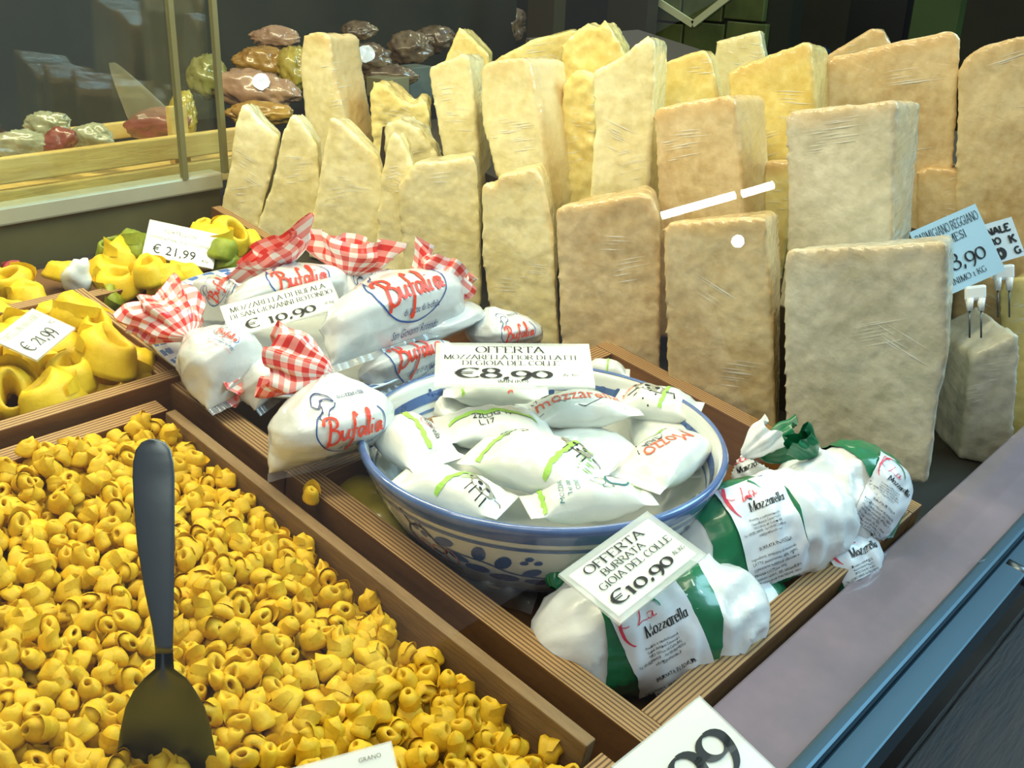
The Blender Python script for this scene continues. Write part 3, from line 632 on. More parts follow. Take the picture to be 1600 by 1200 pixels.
# rear rows
R3 = .12
cheese('long yellow wedge lying on its side at the back', [(774, 110), (772, 92), (830, 62), (896, 46), (908, 54), (880, 90), (876, 130)], 1.22, R3, ST, .10, rind=0)
cheese('jagged yellow chunk piled at the back with a split crown', [(880, 220), (876, 70), (900, 48), (916, 34), (932, 44), (944, 32), (974, 76), (986, 110), (980, 200)], 1.12, R3 - .06, ST, .10, rind=.1, amp=.006)
cheese('yellow splinter chunk squeezed beside the ragged peak', [(872, 260), (880, 130), (905, 110), (930, 118), (930, 290)], 1.06, R2, ST, .07, rind=0, amp=.006)
cheese('small straw-coloured chunk with sloping top behind the brown-edged one', [(1036, 200), (1034, 98), (1060, 88), (1100, 77), (1114, 96), (1130, 190)], 1.13, R3 - .07, ST, .10, rind=.5)
cheese('small pale square chunk set highest at the back', [(1114, 110), (1118, 64), (1150, 56), (1188, 47), (1196, 90), (1196, 130)], 1.30, R3, I, .09, rind=.1)
cheese('straw-coloured slab with sloping top behind the grey-sided chunk', [(1150, 300), (1134, 112), (1170, 96), (1258, 64), (1268, 74), (1276, 180), (1280, 300)], 1.15, R3 - .06, ST, .10, yaw=-10, skew=.03, rind=.5)
cheese('small brownish wedge tip showing over the broad shiny slab', [(1278, 110), (1280, 92), (1330, 62), (1362, 43), (1380, 46), (1394, 70), (1394, 120)], 1.38, R3 + .04, TA, .08, rind=.6)
cheese('broad shiny film-wrapped slab at the back with a brown shoulder', [(1300, 260), (1284, 96), (1300, 88), (1396, 66), (1488, 47), (1502, 58), (1494, 200), (1488, 290)], 1.26, R3 - .03, TA, .10, rind=.8, yaw=6)
cheese('shiny film-wrapped tan slab at the very end of the rear row', [(1490, 330), (1494, 110), (1506, 88), (1530, 72), (1600, 54), (1690, 60), (1700, 340)], 1.26, R3 - .05, TA, .10, rind=.6)
cheese('orange cheese stub in the gap beside the brown-edged chunk', [(1180, 330), (1180, 256), (1200, 250), (1236, 252), (1236, 330)], 1.10, R2 - .01, ST, .06, rind=.9)
cheese('orange-tan chunk behind the price tag on the prongs', [(1432, 400), (1430, 268), (1446, 260), (1494, 262), (1520, 300), (1530, 400)], 1.27, R2 - .01, TA, .09, rind=.9)
cheese('grey-white film-wrapped chunk beyond the handwritten tag', [(1545, 420), (1540, 312), (1560, 302), (1604, 300), (1660, 310), (1660, 420)], 1.33, R2, GR, .08, rind=0)
cheese('brownish chunk under the blue price tag', [(1486, 560), (1484, 440), (1500, 430), (1556, 428), (1580, 470), (1590, 560)], 1.26, B0, TA, .08, rind=.2)
cheese('yellow cheese edge beyond the prongs of the price tag', [(1560, 520), (1562, 450), (1580, 436), (1660, 430), (1660, 520)], 1.22, B0, ST, .08, rind=0)
# low squared block whose top is seen, carrying the prongs
cheese('low squared grey block with the price prongs stuck in its top', [(1504, 690), (1519, 558), (1590, 521), (1594, 526), (1588, 678)], 1.13, B0, GR, .10, rind=0, yaw=34, taper=1, bt=1, skew=-.10)

# ------------------------------------------------------------------ price tags
def tag(name, label, TLp, TRp, BLp, dTL, dTR, dBL, dec, ink=INK, margin=.0, ink2=None, dec2=None, th=.0012, m=None):
    a, b, c = Pd(*TLp, dTL), Pd(*TRp, dTR), Pd(*BLp, dBL); W = np.linalg.norm(b - a); ex = (b - a) / W
    ey = a - c; Hh = np.linalg.norm(ey); n = nrm(np.cross(ex, ey)); ey = nrm(np.cross(n, ex)) * 1.0; o = (b + c) / 2
    H = Hh * abs(nrm(a - c).dot(ey)); r = root(name, o - ey * H / 2, label, 'price tag', 'price tags')
    obj('card', MB().box(o, ex * W / 2, ey * H / 2, n * th / 2), m or CARD, r, smooth=False)
    if margin: obj('laminate_sleeve', MB().box(o, ex * (W / 2 + margin), ey * (H / 2 + margin), n * (th / 2 + .0005)), SLEEVE, r, smooth=False)
    L_ = o - ex * W / 2 - ey * H / 2
    def fit(d): d.v = [(p[0] * W, p[1] * H) for p in d.v]; return d
    obj('lettering', lay(fit(dec), L_, ex, ey, n, th / 2 + .0008 + (.0003 if margin else 0)), ink, r, smooth=False)
    if dec2: obj('lettering', lay(fit(dec2), L_, ex, ey, n, th / 2 + .0012), ink2 or GREYINK, r, smooth=False)
    return r
def sx(txt, cx, y, h, w, thick=.135, nib=.36):      # unit-square text: height h, width w of the card
    d = D2().serif(txt, 0, 0, 1, None, thick, nib); xs = [p[0] for p in d.v]; k = w / (max(xs) - min(xs)); x0 = min(xs)
    e = D2(); e.add([(cx - w / 2 + (p[0] - x0) * k, y + p[1] * h) for p in d.v], d.f); return e
def merge(*ds):
    e = D2()
    for d in ds: e.add(d.v, d.f)
    return e
def sn(txt, cx, y, h, w):
    vs, fs = sans_mesh(txt); xs = [p[0] for p in vs]; k = w / (max(xs) - min(xs)); e = D2()
    return e.add([(cx - w / 2 + (p[0] - min(xs)) * k, y + p[1] * h / .72) for p in vs], fs)
tag('price_tag', 'white card for fior di latte mozzarella at 8,90 standing in the bowl', (693, 541), (918, 543), (681, 601), .93, .935, .885,
    merge(sx('OFFERTA', .48, .80, .16, .48), sx('MOZZARELLA FIOR DI LATTE', .49, .625, .11, .93), sx('DI GIOIA DEL COLLE', .48, .47, .11, .66),
          sx('€8,90', .43, .15, .24, .66, .17), sx('AL KG', .88, .20, .06, .11), sx('(MIN.1KG)', .49, .03, .07, .2)), margin=.004)
def quad_tag(label, ORG, EXp, EYp, dO, dX, dY, dec, **kw):    # corner, end of bottom edge, end of left edge
    return tag('price_tag', label, EYp, (EXp[0] + EYp[0] - ORG[0], EXp[1] + EYp[1] - ORG[1]), ORG, dY, dX + dY - dO, dO, dec, **kw)
quad_tag('laminated white card for burrata at 10,90 leaning on the burrata', (973, 958), (1098, 868), (882, 905), .685, .742, .700,
    merge(sx('OFFERTA', .47, .80, .15, .72), sx('BURRATA', .47, .625, .12, .52), sx('GIOIA DEL COLLE', .52, .445, .12, .88), sx('€10,90', .42, .12, .22, .74, .17), sx('AL KG', .90, .20, .07, .15)), margin=.005)
tag('price_tag', 'white card for buffalo mozzarella at 10,90 among the gingham bags', (350, 481), (515, 437), (362, 526), .945, .975, .93,
    merge(sx('MOZZARELLA DI BUFALA', .50, .74, .16, .90), sx('DI SAN GIOVANNI ROTONDO', .51, .50, .15, .96), sx('€ 10,90', .46, .06, .30, .66, .17), sn('al kg', .92, .18, .1, .09)), margin=.002)
tag('price_tag', 'white card for tortelloni with emmental and zucchini at 21,99 standing in the rear tray', (226, 343), (333, 366), (233, 399), 1.18, 1.20, 1.17,
    merge(sn('€ 21,99', .42, .10, .26, .62), sn('KG', .88, .10, .09, .09)), dec2=merge(sn('TORTELLONI', .46, .72, .12, .5), sn('EMMENTHAL E ZUCCHINE', .47, .50, .11, .86)), margin=.001)
quad_tag('white card for tortelloni at 21,99 lying on the shallow tray', (55, 564), (116, 517), (-8, 530), .90, .94, .905,
    merge(sx('€ 21,99', .42, .18, .34, .66, .13), sn('KG', .90, .40, .13, .08)), dec2=sx('TORTELLONI BOLOGNESI', .50, .74, .16, .92), margin=.001)
BCARD = mat('card_pale_blue', S(176, 214, 236), .6, coat=.5, coatr=.15)
BCARD2 = mat('card_blue_white', S(206, 226, 240), .6, coat=.5)
tag('price_tag', 'pale blue card for aged parmesan at 18,90 held on two prongs', (1433, 358), (1536, 313), (1455, 474), 1.12, 1.13, 1.115,
    merge(sx('PARMIGIANO REGGIANO', .5, .80, .12, .92), sx('32 MESI', .5, .64, .11, .40), sx('18,90', .54, .28, .22, .62, .13), sx('MINIMO 1 KG', .46, .10, .08, .6)), m=BCARD)
tag('price_tag', 'handwritten pale card in black marker behind the blue card', (1500, 362), (1576, 340), (1530, 420), 1.17, 1.175, 1.165,
    merge(D2().serif('ONALE', .58, .70, .17, .62, .26, mono=True), D2().serif('RO', .52, .45, .15, .22, .26, mono=True), D2().serif('00', .46, .10, .30, .34, .3, mono=True), D2().serif('K', .86, .38, .2, .14, .26, mono=True), D2().serif('G.', .90, .10, .16, .16, .26, mono=True)), m=BCARD2)
tag('price_tag', 'white card with large black 99 numerals standing at the front ledge', (951, 1205), (1087, 1096), (1094, 1330), .590, .640, .565,
    merge(sx('1,99', .42, .40, .42, 1.0, .17)), margin=.001)
tag('price_tag', 'small white card half buried in the near edge of the tortellini', (425, 1212), (603, 1163), (455, 1300), .60, .615, .585,
    D2().poly([(0, 0), (.001, 0), (0, .001)]), dec2=sn('GRANO', .80, .80, .08, .2), margin=.001)
# white prong holders
for lb, hx, hy, h2, base, dd in (('white plastic clip on two steel prongs holding the blue price card', 1524, 452, 470, (1522, 512), 1.11), ('white plastic clip holding the handwritten card', 1568, 420, 440, (1576, 470), 1.16)):
    a = Pd(hx, hy, dd); h = root('tag_holder', Pd(base[0], base[1], dd), lb, 'tag holder', 'tag holders'); k = dd / F
    e = RIGHT * k; dn = DOWN * k
    obj('clip', MB().box(a + dn * 6, e * 17 - dn * 2, nrm(np.cross(RIGHT, DOWN)) * .003, dn * 12), WHITEP, h, bevel=.003, smooth=False)
    for s in (-9, 9): obj('stub', MB().tube([a + dn * 14 + e * s, a + dn * 34 + e * s], [.0045, .0028], 10), WHITEP, h)
    for s in (-9, 9): obj('prong', MB().tube([a + dn * 30 + e * s, a + dn * 76 + e * s], .0009, 8), STEEL, h)

# ------------------------------------------------------------------ buffalo mozzarella bags
def ip(x, xs, ys): return float(np.interp(x, xs, ys))
BUF = [[(.0, .34), (.06, .43), (.16, .45), (.24, .40), (.22, .30), (.1, .25), (.22, .23), (.27, .13), (.2, .02), (.1, .0), (.03, .05)], [(.13, .42), (.1, .22), (.05, -.06)],
       [(.31, .23), (.30, .1), (.35, .05), (.41, .12), (.44, .23), (.42, .09), (.47, .06)], [(.66, .40), (.62, .46), (.57, .36), (.53, .1), (.48, -.16), (.44, -.13)], [(.48, .2), (.62, .22)],
       [(.75, .21), (.67, .22), (.63, .12), (.67, .05), (.74, .14), (.76, .22), (.75, .08), (.79, .06)], [(.80, .1), (.9, .42), (.86, .47), (.83, .2), (.84, .06), (.88, .07)],
       [(.93, .22), (.91, .08), (.95, .06)], [(.945, .30), (.95, .32)], [(1.14, .21), (1.06, .22), (1.02, .12), (1.06, .05), (1.13, .14), (1.15, .22), (1.14, .08), (1.19, .07)]]
def bufalia():
    red, blue, navy, hem, hemr, hemt = D2(), D2(), D2(), D2(), D2(), D2()
    for s in BUF: red.stroke(cat_rom([(p[0] - .57, p[1] - .2) for p in s], 5), .052, .55)
    blue.stroke([(.70 * math.cos(a), .02 + .44 * math.sin(a)) for a in np.linspace(2.3, 6.9, 44)], .024, .4)
    hem.stroke([(-.75, -.72), (-.25, -.66), (.25, -.60), (.75, -.54)], .03, step=.06)
    for k in range(5):
        x = -.62 + k * .31; y = -.80 + .12 * k / 3
        for dx, dy in ((0, 0), (.03, .05), (-.03, .05), (.05, -.02), (-.05, -.02), (0, -.05)): hemt.ell(x + dx, y + dy, .016, .012, .6, 6)
    hemr.stroke([(-.7, -.95), (-.2, -.90), (.3, -.85), (.75, -.80)], .02, step=.06)
    navy.stroke(cat_rom([(-.58, .44), (-.50, .56), (-.38, .60), (-.26, .56), (-.22, .48), (-.30, .52), (-.40, .50), (-.46, .44)], 5), .018)
    navy.stroke(cat_rom([(-.58, .44), (-.52, .40), (-.46, .44), (-.48, .36), (-.56, .26), (-.52, .22), (-.44, .25), (-.36, .36), (-.26, .40), (-.20, .46)], 5), .018)
    navy.sans('mozzarella', .18, .50, .07, .55); hemt.sans('di latte di bufala', .10, -.34, .07, .72); hemt.sans('San Giovanni Rotondo', .05, -.52, .07, .95)
    for i in range(5):
        for j in range(4):
            if (i + j) % 2 == 0: red.poly([(.44 + i * .035, -.10 + j * .035), (.475 + i * .035, -.10 + j * .035), (.475 + i * .035, -.065 + j * .035), (.44 + i * .035, -.065 + j * .035)])
    return red, blue, navy, hem, hemr, hemt
def frill(neck, a, b, n, L_, W_, H_, r, turns=18, nm='gingham_frill', m=None, sd=0):
    def fn(s, q):
        ph = 2 * math.pi * q; k = .16 + .84 * min(1, s * 1.5) ** .6 * (1 - .12 * s)
        wr = 1 + .22 * s * math.sin(7 * ph + sd) + .14 * s * math.sin(12 * ph + 2 + sd) + .10 * math.sin(9 * s + 3 * ph)
        return neck + a * (L_ * s * (1 + .12 * math.sin(3 * ph + sd))) + b * (W_ * k * math.cos(ph) * wr) + n * (H_ * k * math.sin(ph) * wr)
    mb = MB(); mb.grid(fn, 14, 64, False, False, uvs=lambda s, q: (q * turns, s * L_ / .0105))
    return obj(nm, mb, m or GING, r, fixn=False)
def bag(label, SL, SR, NK, wL, wR, wN, H, fdir=None, fl=.045, fw=.03, fh=.014, logo=True, ls=.5, lpos=.45, nface=None, lrot=0, body=None, sd=0, fang=None):
    A_, B_, K_ = P(*SL, wL), P(*SR, wR), P(*NK, wN); o = (A_ + B_) / 2; W = np.linalg.norm(B_ - A_) / 2; b = nrm(B_ - A_)
    a = K_ - o; L_ = np.linalg.norm(a); a = a / L_; n = np.cross(b, a); n = nrm(n)
    if n.dot(CAM - o) < 0: n = -n
    a0 = a
    mid = o + a * L_ * .4 - n * H * .25
    r = root('mozzarella_bag', mid, label, 'cheese bag', 'gingham-topped mozzarella bags')
    def fn(t, q):
        th = 2 * math.pi * q; c, s = math.cos(th), math.sin(th); c = math.copysign(abs(c) ** .8, c); s = math.copysign(abs(s) ** .9, s)
        w = W * ip(t, [0, .06, .25, .5, .7, .85, .95, 1], [1.0, .98, 1.0, 1.0, .82, .5, .22, .12]); h = H * ip(t, [0, .04, .15, .35, .55, .75, .9, 1], [.03, .25, .66, 1.0, 1.0, .72, .34, .16])
        f = 1 + .10 * max(0, t - .55) * math.sin(9 * th + sd) * 2
        p = o + a * (L_ * t) + b * (w * c * f) + n * (h * s * f) + n * (H * .25 * math.sin(math.pi * min(1, t)))
        e = .0022 * fbm(p + sd, 45, 3)
        return p + n * e * (1 if s > 0 else -1) + b * e * c
    mb = MB().grid(fn, 36, 48, False, True, cap=True)
    obj('bag_body', mb, body or MOZZ, r)
    seam = MB().grid(lambda x, y: o + b * W * (2 * x - 1) * 1.02 - a * .007 * (1 - y) + n * (.0008 * math.sin(40 * x)), 30, 2)
    obj('bag_seam', seam, BAGFILM, r)
    if fdir is not None:
        fa = nrm(P(*fdir[:2], fdir[2]) - K_)
        nb = nrm(np.cross(n, fa))
        if fang is not None:
            g_ = RIGHT * math.cos(math.radians(fang)) + DOWN * math.sin(math.radians(fang)); nb = nrm(g_ - fa * g_.dot(fa))
        nn = nrm(np.cross(fa, nb))
        frill(K_ - fa * .003, fa, nb, nn, fl, fw, fh, r, 16, sd=sd)
        tie = MB().tube([K_ + fa * .001 + .0075 * (nb * math.cos(t) + nn * math.sin(t)) for t in np.linspace(0, 6.28, 16)], .0014, 6)
        obj('tie', tie, BAGFILM, r)
    if logo:
        bv = mb.bvh(); k = W * ls / .7; c0 = o + a * L_ * lpos; ex, ey = b, np.cross(n, b)
        if ey.dot(a) < 0: ey = -ey
        if ex.dot(RIGHT) < 0: ex = -ex
        if lrot:
            cr, srr = math.cos(lrot), math.sin(lrot); ex, ey = ex * cr + ey * srr, ey * cr - ex * srr
        for d, m, nm, of in zip(bufalia(), (REDP, BLUEP, NAVY, BLUEP, REDP, NAVY), ('red_print', 'blue_oval', 'navy_print', 'blue_hem_line', 'red_hem_line', 'hem_print'), (.0012, .0008, .0010, .0009, .0009, .0010)):
            e = D2().add([(p[0] * k, p[1] * k) for p in d.v], d.f)
            pm = proj(e, c0, ex, ey, n, bv, of)
            if pm.f: obj(nm, pm, m, r, smooth=False, fixn=False)
    return r
# blue and white plate underneath
pc = np.array([.600, .738, .004])
def lathe(prof, c, up, nseg=64, x=None):
    x = nrm(np.cross(up, [0.3, 1, 0.2])) if x is None else x; y = np.cross(up, x); k = len(prof) - 1
    def fn(s, q):
        i = s * k; j = min(int(i), k - 1); f = i - j; r_ = prof[j][0] * (1 - f) + prof[j + 1][0] * f; z = prof[j][1] * (1 - f) + prof[j + 1][1] * f; t = 2 * math.pi * q
        return c + (x * math.cos(t) + y * math.sin(t)) * r_ + up * z
    return MB().grid(fn, k, nseg, False, True)
CERW = mat('ceramic_white', S(206, 212, 210), .25, S(222, 226, 222), 10, coat=.8, coatr=.05)
CERB = mat('ceramic_blue', S(62, 92, 150), .25, S(92, 122, 176), 30, coat=.8, coatr=.05)
CERD = mat('ceramic_brush_blue', S(34, 64, 122), .25, S(70, 104, 164), 60, coat=.8, coatr=.05)
upn = np.array([0, 0, 1.])
pl = root('plate', pc, 'white ceramic plate with dark blue rim dashes under the gingham bags', 'plate')
obj('dish', lathe([(.0, .0), (.07, .0), (.085, .003), (.131, .013), (.137, .015), (.137, .018), (.131, .017), (.085, .007), (.07, .004), (0, .004)], pc, upn, 72), CERW, pl)
for k in range(44):
    t0 = 2 * math.pi * k / 44; mb = MB().grid(lambda s, q: pc + (.1235 + .0125 * s) * np.array([math.cos(t0 + .085 * (q - .5) + .05 * s), math.sin(t0 + .085 * (q - .5) + .05 * s), 0]) + upn * (.0155 + .0025 * s), 2, 4)
    obj('rim_dash', mb, CERB, pl)
bag('mozzarella bag with its gingham frill bunched towards the pasta and white side print', (325, 640), (425, 590), (292, 522), .015, .02, .05, .034, (232, 462, .065), .048, .036, .024, True, .30, .5, lrot=-1.2, sd=1)
bag('mozzarella bag behind the card, its big oval logo upright', (348, 512), (530, 478), (448, 412), .045, .045, .082, .03, (420, 388, .098), .030, .050, .012, True, .5, .5, sd=2, fang=-6)
bag('mozzarella bag whose gingham top lies against the ivory cheese', (520, 480), (640, 455), (545, 425), .03, .03, .07, .03, (550, 385, .094), .036, .044, .014, True, .45, .55, sd=3, fang=4)
bag('mozzarella bag at the plate edge with gingham top beside the notched cheese', (640, 545), (745, 500), (668, 468), .02, .02, .06, .03, (700, 418, .09), .045, .042, .02, False, sd=4)
bag('tilted mozzarella bag with oval logo and a red line along its hem', (518, 572), (726, 500), (590, 428), .048, .045, .088, .032, None, logo=True, ls=.52, lpos=.50, sd=5)
bag('mozzarella bag lying flat under the tilted one, next to the bowl', (590, 612), (722, 566), (600, 545), .012, .012, .035, .024, None, logo=True, ls=.6, lpos=.5, sd=6)
bag('mozzarella bag with blue dots lying against the cheese behind the bowl', (745, 555), (845, 535), (765, 480), .0, .0, .045, .028, None, logo=True, ls=.5, lpos=.5, sd=7)
bag('mozzarella bag lying behind the gingham frill, partly hidden in the middle', (310, 500), (395, 505), (330, 432), .02, .02, .05, .03, None, logo=True, ls=.6, lrot=1.2, sd=8)
bag('mozzarella bag with small torn gingham tail between two other bags', (400, 640), (455, 600), (385, 560), .01, .01, .04, .026, (345, 600, .03), .04, .02, .01, False, sd=10)
bag('mozzarella bag hanging over the tray edge, logo facing the shopper', (420, 740), (596, 697), (512, 583), .010, .008, .075, .036, (428, 562, .080), .050, .027, .014, True, .60, .46, sd=9)

# ------------------------------------------------------------------ painted bowl with mozzarella packets
CRM = Pd(848, 681, .882); BR = .1505
bup = nrm(GUP * .9 + upn * .1)
bx_ = nrm(RIGHT - bup * RIGHT.dot(bup))
bowl = root('serving_bowl', CRM - bup * .096, 'white ceramic bowl painted with blue leaves and rim bands, full of packets', 'bowl')
outer = [(.0, -.094), (.082, -.096), (.088, -.092), (.108, -.078), (.126, -.055), (.138, -.034), (.146, -.014), (.1505, -.004), (.1510, .0), (.1490, .0025), (.1465, .0015), (.1435, -.004), (.136, -.03), (.12, -.055), (.09, -.076), (.0, -.084)]
bmb = lathe(outer, CRM, bup, 96, bx_); obj('bowl_body', bmb, CERW, bowl)
def band(prof, m, nm='painted_band'): obj(nm, lathe(prof, CRM, bup, 96, bx_), m, bowl)
band([(.1470, -.0130), (.1502, -.0055), (.1517, -.0003), (.1492, .0034), (.1465, .0024)], CERB, 'rim_glaze')
band([(.1439, -.0215), (.1451, -.0185)], CERB); band([(.1101, -.0777), (.1115, -.0755)], CERB)
band([(.1412, -.0100), (.1386, -.0190)], CERB); band([(.1370, -.0245), (.1363, -.0270)], CERB)
bv = bmb.bvh()
fx = nrm((CAM - CRM) - bup * (CAM - CRM).dot(bup)); fy = np.cross(bup, fx)
def on_bowl(d, ang, z, m, nm, inside=False, k=1.0):
    a = math.radians(ang); rad = fx * math.cos(a) + fy * math.sin(a); tan = np.cross(bup, rad)
    n = nrm(rad * .8 - bup * .45) if not inside else nrm(-rad * .75 + bup * .6)
    o = CRM + rad * (.132 if not inside else .135) + bup * z
    ex = tan if not inside else -tan
    pm = proj(D2().add([(p[0] * k, p[1] * k) for p in d.v], d.f), o, ex, np.cross(n, ex), n, bv, .0006, .05)
    if pm.f: obj(nm, pm, m, bowl, smooth=False, fixn=False)
def spray():
    d = D2(); d.stroke(cat_rom([(-.05, .014), (-.03, .008), (-.005, .006), (.015, -.004), (.045, -.012)], 6), .0016)
    for x, y, r, s in ((-.036, .016, .4, 1), (-.026, .001, -.3, 1), (-.008, .016, 1.3, 1.15), (-.012, -.007, .1, 1.2), (.010, .010, 1.1, 1.2), (.008, -.014, .1, 1.4), (.03, -.002, .6, 1), (.032, -.018, -.2, 1.1)):
        d.ell(x, y, .0085 * s, .0048 * s, r, 12)
    for x, y in ((-.058, .02), (-.054, .012), (-.062, .014), (.03, .018), (.036, .013), (.026, .013), (-.036, -.018), (-.030, -.022), (-.042, -.022)): d.ell(x, y, .0034, .0026, x * 9, 8)
    return d
for ang in (-14, 42, 100, 160, 220, -75): on_bowl(spray(), ang, -.048, CERD, 'painted_leaves')
head = D2(); head.stroke(cat_rom([(-.012, .018), (-.007, .010), (-.002, .012), (.004, .010), (.010, .002), (.013, -.002), (.009, -.006), (.004, -.004)], 5), .0013); head.stroke(cat_rom([(-.007, .010), (-.010, .0), (-.003, -.006), (.006, -.010)], 5), .0011)
on_bowl(head, -38, -.040, INK, 'cow_sketch', k=1.5)
nm_ = D2(); nm_.serif('ARCO', 0, 0, .020, .046, .10, mono=True); on_bowl(nm_, -36, -.062, mat('russet_glaze', S(176, 110, 96), .4), 'painted_name')
for ang in (150, 185, 215, 250, 120): on_bowl(spray(), ang, -.020, CERD, 'painted_leaves', True, .55)

def cow(k=1):
    g, i = D2(), D2(); g.ell(0, 0, .010 * k, .0055 * k, .1, 14); g.ell(-.012 * k, .003 * k, .004 * k, .003 * k, -.5, 10)
    for x in (-.006, -.002, .004, .008): i.stroke([(x * k, -.004 * k), (x * k * 1.1, -.012 * k)], .0009 * k)
    i.stroke([(.0105 * k, .002 * k), (.015 * k, .004 * k), (.018 * k, .001 * k)], .0008 * k)
    for x, y, r in ((-.003, .001, .0022), (.004, .002, .0018), (.001, -.003, .0014), (-.013, .002, .0014)): i.ell(x * k, y * k, r * k, r * k * .8, 0, 7)
    i.stroke([(-.010 * k, .004 * k), (0, .006 * k), (.010 * k, .004 * k)], .0007 * k); i.stroke([(-.015 * k, .006 * k), (-.017 * k, .010 * k)], .0008 * k)
    return g, i
PKG = 'mozzarella packets heaped in the painted bowl'
def packet(label, x, y, hl, hw, ang, z, H_, prints=(), tip=0, sd=0, body=None):
    H = H_ * .9; z = z - .012; n = nrm(bup + (-FWD) * tip); c = Pp(x, y, CRM + bup * z, bup); a = math.radians(ang)
    e1 = Pp(x + 20 * math.cos(a), y + 20 * math.sin(a), c, n) - c; s1 = np.linalg.norm(e1) / 20; ex = nrm(e1)
    ey = np.cross(n, ex); kk = dep(c) / F; L_ = hl * s1 * .98; W = hw * kk * 1.4
    r = root('mozzarella_packet', c - n * H * .5, label, 'cheese packet', PKG)
    def fn(t, q):
        th = 2 * math.pi * q; cc, ss = math.cos(th), math.sin(th); cc = math.copysign(abs(cc) ** .75, cc)
        w = W * ip(t, [0, .1, .2, .5, .8, .9, 1], [.96, .9, .93, 1, .93, .9, .96]); h = H * ip(t, [0, .09, .16, .3, .5, .7, .84, .91, 1], [.03, .05, .5, .9, 1, .9, .5, .05, .03])
        p = c + ex * (L_ * 1.12 * (2 * t - 1)) + ey * (w * cc) + n * (h * ss)
        e = .0030 * fbm(p + sd, 38, 3) * min(1, 6 * min(t, 1 - t) + .2); return p + n * e
    mb = MB().grid(fn, 30, 40, False, True, cap=True); obj('wrapper', mb, body or PACK, r); b2 = mb.bvh()
    for d, m, nm, px_, py_, rot, k in prints:
        cr, srr = math.cos(rot), math.sin(rot)
        e = D2().add([((p[0] * cr - p[1] * srr) * k + px_ * L_, (p[0] * srr + p[1] * cr) * k + py_ * W) for p in d.v], d.f)
        pm = proj(e, c, ex, ey, n, b2, .0007, .05)
        if pm.f: obj(nm, pm, m, r, smooth=False, fixn=False)
    return r
def brush(l=.06, w=.004):
    d = D2(); n = 26
    d.stroke([(.0005 * math.sin(i * 1.1), -l / 2 + l * i / n) for i in range(n + 1)], [w * (.7 + .5 * abs(math.sin(i * 2.3))) for i in range(n + 1)]); return d
def tuft():
    d = D2()
    for k in range(7): d.stroke([(0, k * .004), (.008 + .003 * (k % 2), k * .004 + .004)], .0010)
    return d
def tx(t, h, w=None):
    return D2().sans(t, 0, -h / 2, h, w)
def circ(r, w=.0006):
    return D2().stroke([(r * math.cos(a), r * math.sin(a)) for a in np.linspace(0, 6.3, 26)], w)
BR1 = brush(); cg, ci = cow()
packet('lower mozzarella packet showing in the gap at the bowl centre', 900, 700, 80, 50, 20, -.020, .02, sd=20)
packet('lower mozzarella packet against the rear inside wall of the bowl', 680, 625, 55, 30, 20, -.018, .02, sd=21)
packet('lower mozzarella packet under the printed ones near the wall facing the gingham bags', 700, 720, 70, 40, 30, -.022, .02, sd=22)
packet('lower mozzarella packet under the upside-down printed one', 1040, 680, 60, 40, 70, -.02, .02, sd=23)
packet('small white packet peeping out right behind the price card', 945, 580, 36, 12, 5, -.006, .012, [(BR1, LIME, 'green_stripe', .1, 0, 0, .4)], sd=24)
packet('packet with orange print half covered by the bowl price card', 775, 612, 75, 20, 2, .000, .016, [(BR1, LIME, 'green_stripe', -.75, 0, .2, .6), (tx('Mozzarella', .011), ORANGE, 'orange_lettering', .25, 0, -1.3, 1), (circ(.008), ORANGE, 'round_logo', -.4, 0, 0, 1)], sd=25)
packet('packet with a large orange word and a green hem line', 905, 640, 82, 27, -4, .006, .016, [(tx('mozzarella', .013), ORANGE, 'orange_lettering', -.05, .0, .03, 1), (BR1, LIME, 'green_stripe', -.1, .8, 1.57, 1.1), (tx('L 17 187', .005), INK, 'date_stamp', -.75, .4, .3, 1),
    (D2().stroke([(-.04, 0), (-.02, .006), (0, -.002), (.02, .008), (.04, .0)], .0006), INK, 'sketch_line', 0, -.6, 0, 1)], sd=26)
packet('packet with a grey spotted cow and a crimped end against the bowl rim', 1028, 632, 62, 28, 10, .004, .018, [(cg, COWG, 'cow_body', -.25, .05, -.5, 1.5), (ci, INK, 'cow_lines', -.25, .05, -.5, 1.5), (BR1, LIME, 'green_stripe', .18, 0, -.1, .8), (tx('erella', .010), ORANGE, 'orange_lettering', -.85, .3, 1.1, 1)], sd=27)
packet('packet with green stripe and round logo leaning on the bowl wall near the gingham bags', 642, 690, 52, 36, 38, .004, .022, [(BR1, LIME, 'green_stripe', .05, .1, 1.45, 1.0), (circ(.009), PINKR, 'round_logo', .15, .6, 0, 1), (tx('Mozzarella', .005), INK, 'logo_lettering', .3, .45, -.1, 1)], sd=28)
packet('packet stamped with a date above a green line', 770, 668, 78, 36, -4, .006, .018, [(BR1, LIME, 'green_stripe', 0, -.05, 1.5, 1.25), (tx('22LUG 17', .006), INK, 'date_stamp', -.05, -.2, .03, 1), (tx('L.17', .006), INK, 'date_stamp', -.2, -.5, .05, 1)], sd=29)
packet('large central packet with a small cow between two green stripes', 842, 722, 96, 50, 14, .010, .022, [(BR1, LIME, 'green_stripe', -.72, 0, -.12, 1.1), (BR1, LIME, 'green_stripe', .42, 0, -.1, 1.1), (cg, COWG, 'cow_body', .55, .35, -.1, 1.1), (ci, INK, 'cow_lines', .55, .35, -.1, 1.1), (tuft(), LIME, 'grass_tuft', .72, -.3, .2, 1), (tx('20UG 17', .006), INK, 'date_stamp', -.62, .6, -.5, 1), (tx('L. 71h', .006), INK, 'date_stamp', -.75, .35, -.5, 1)], sd=30)
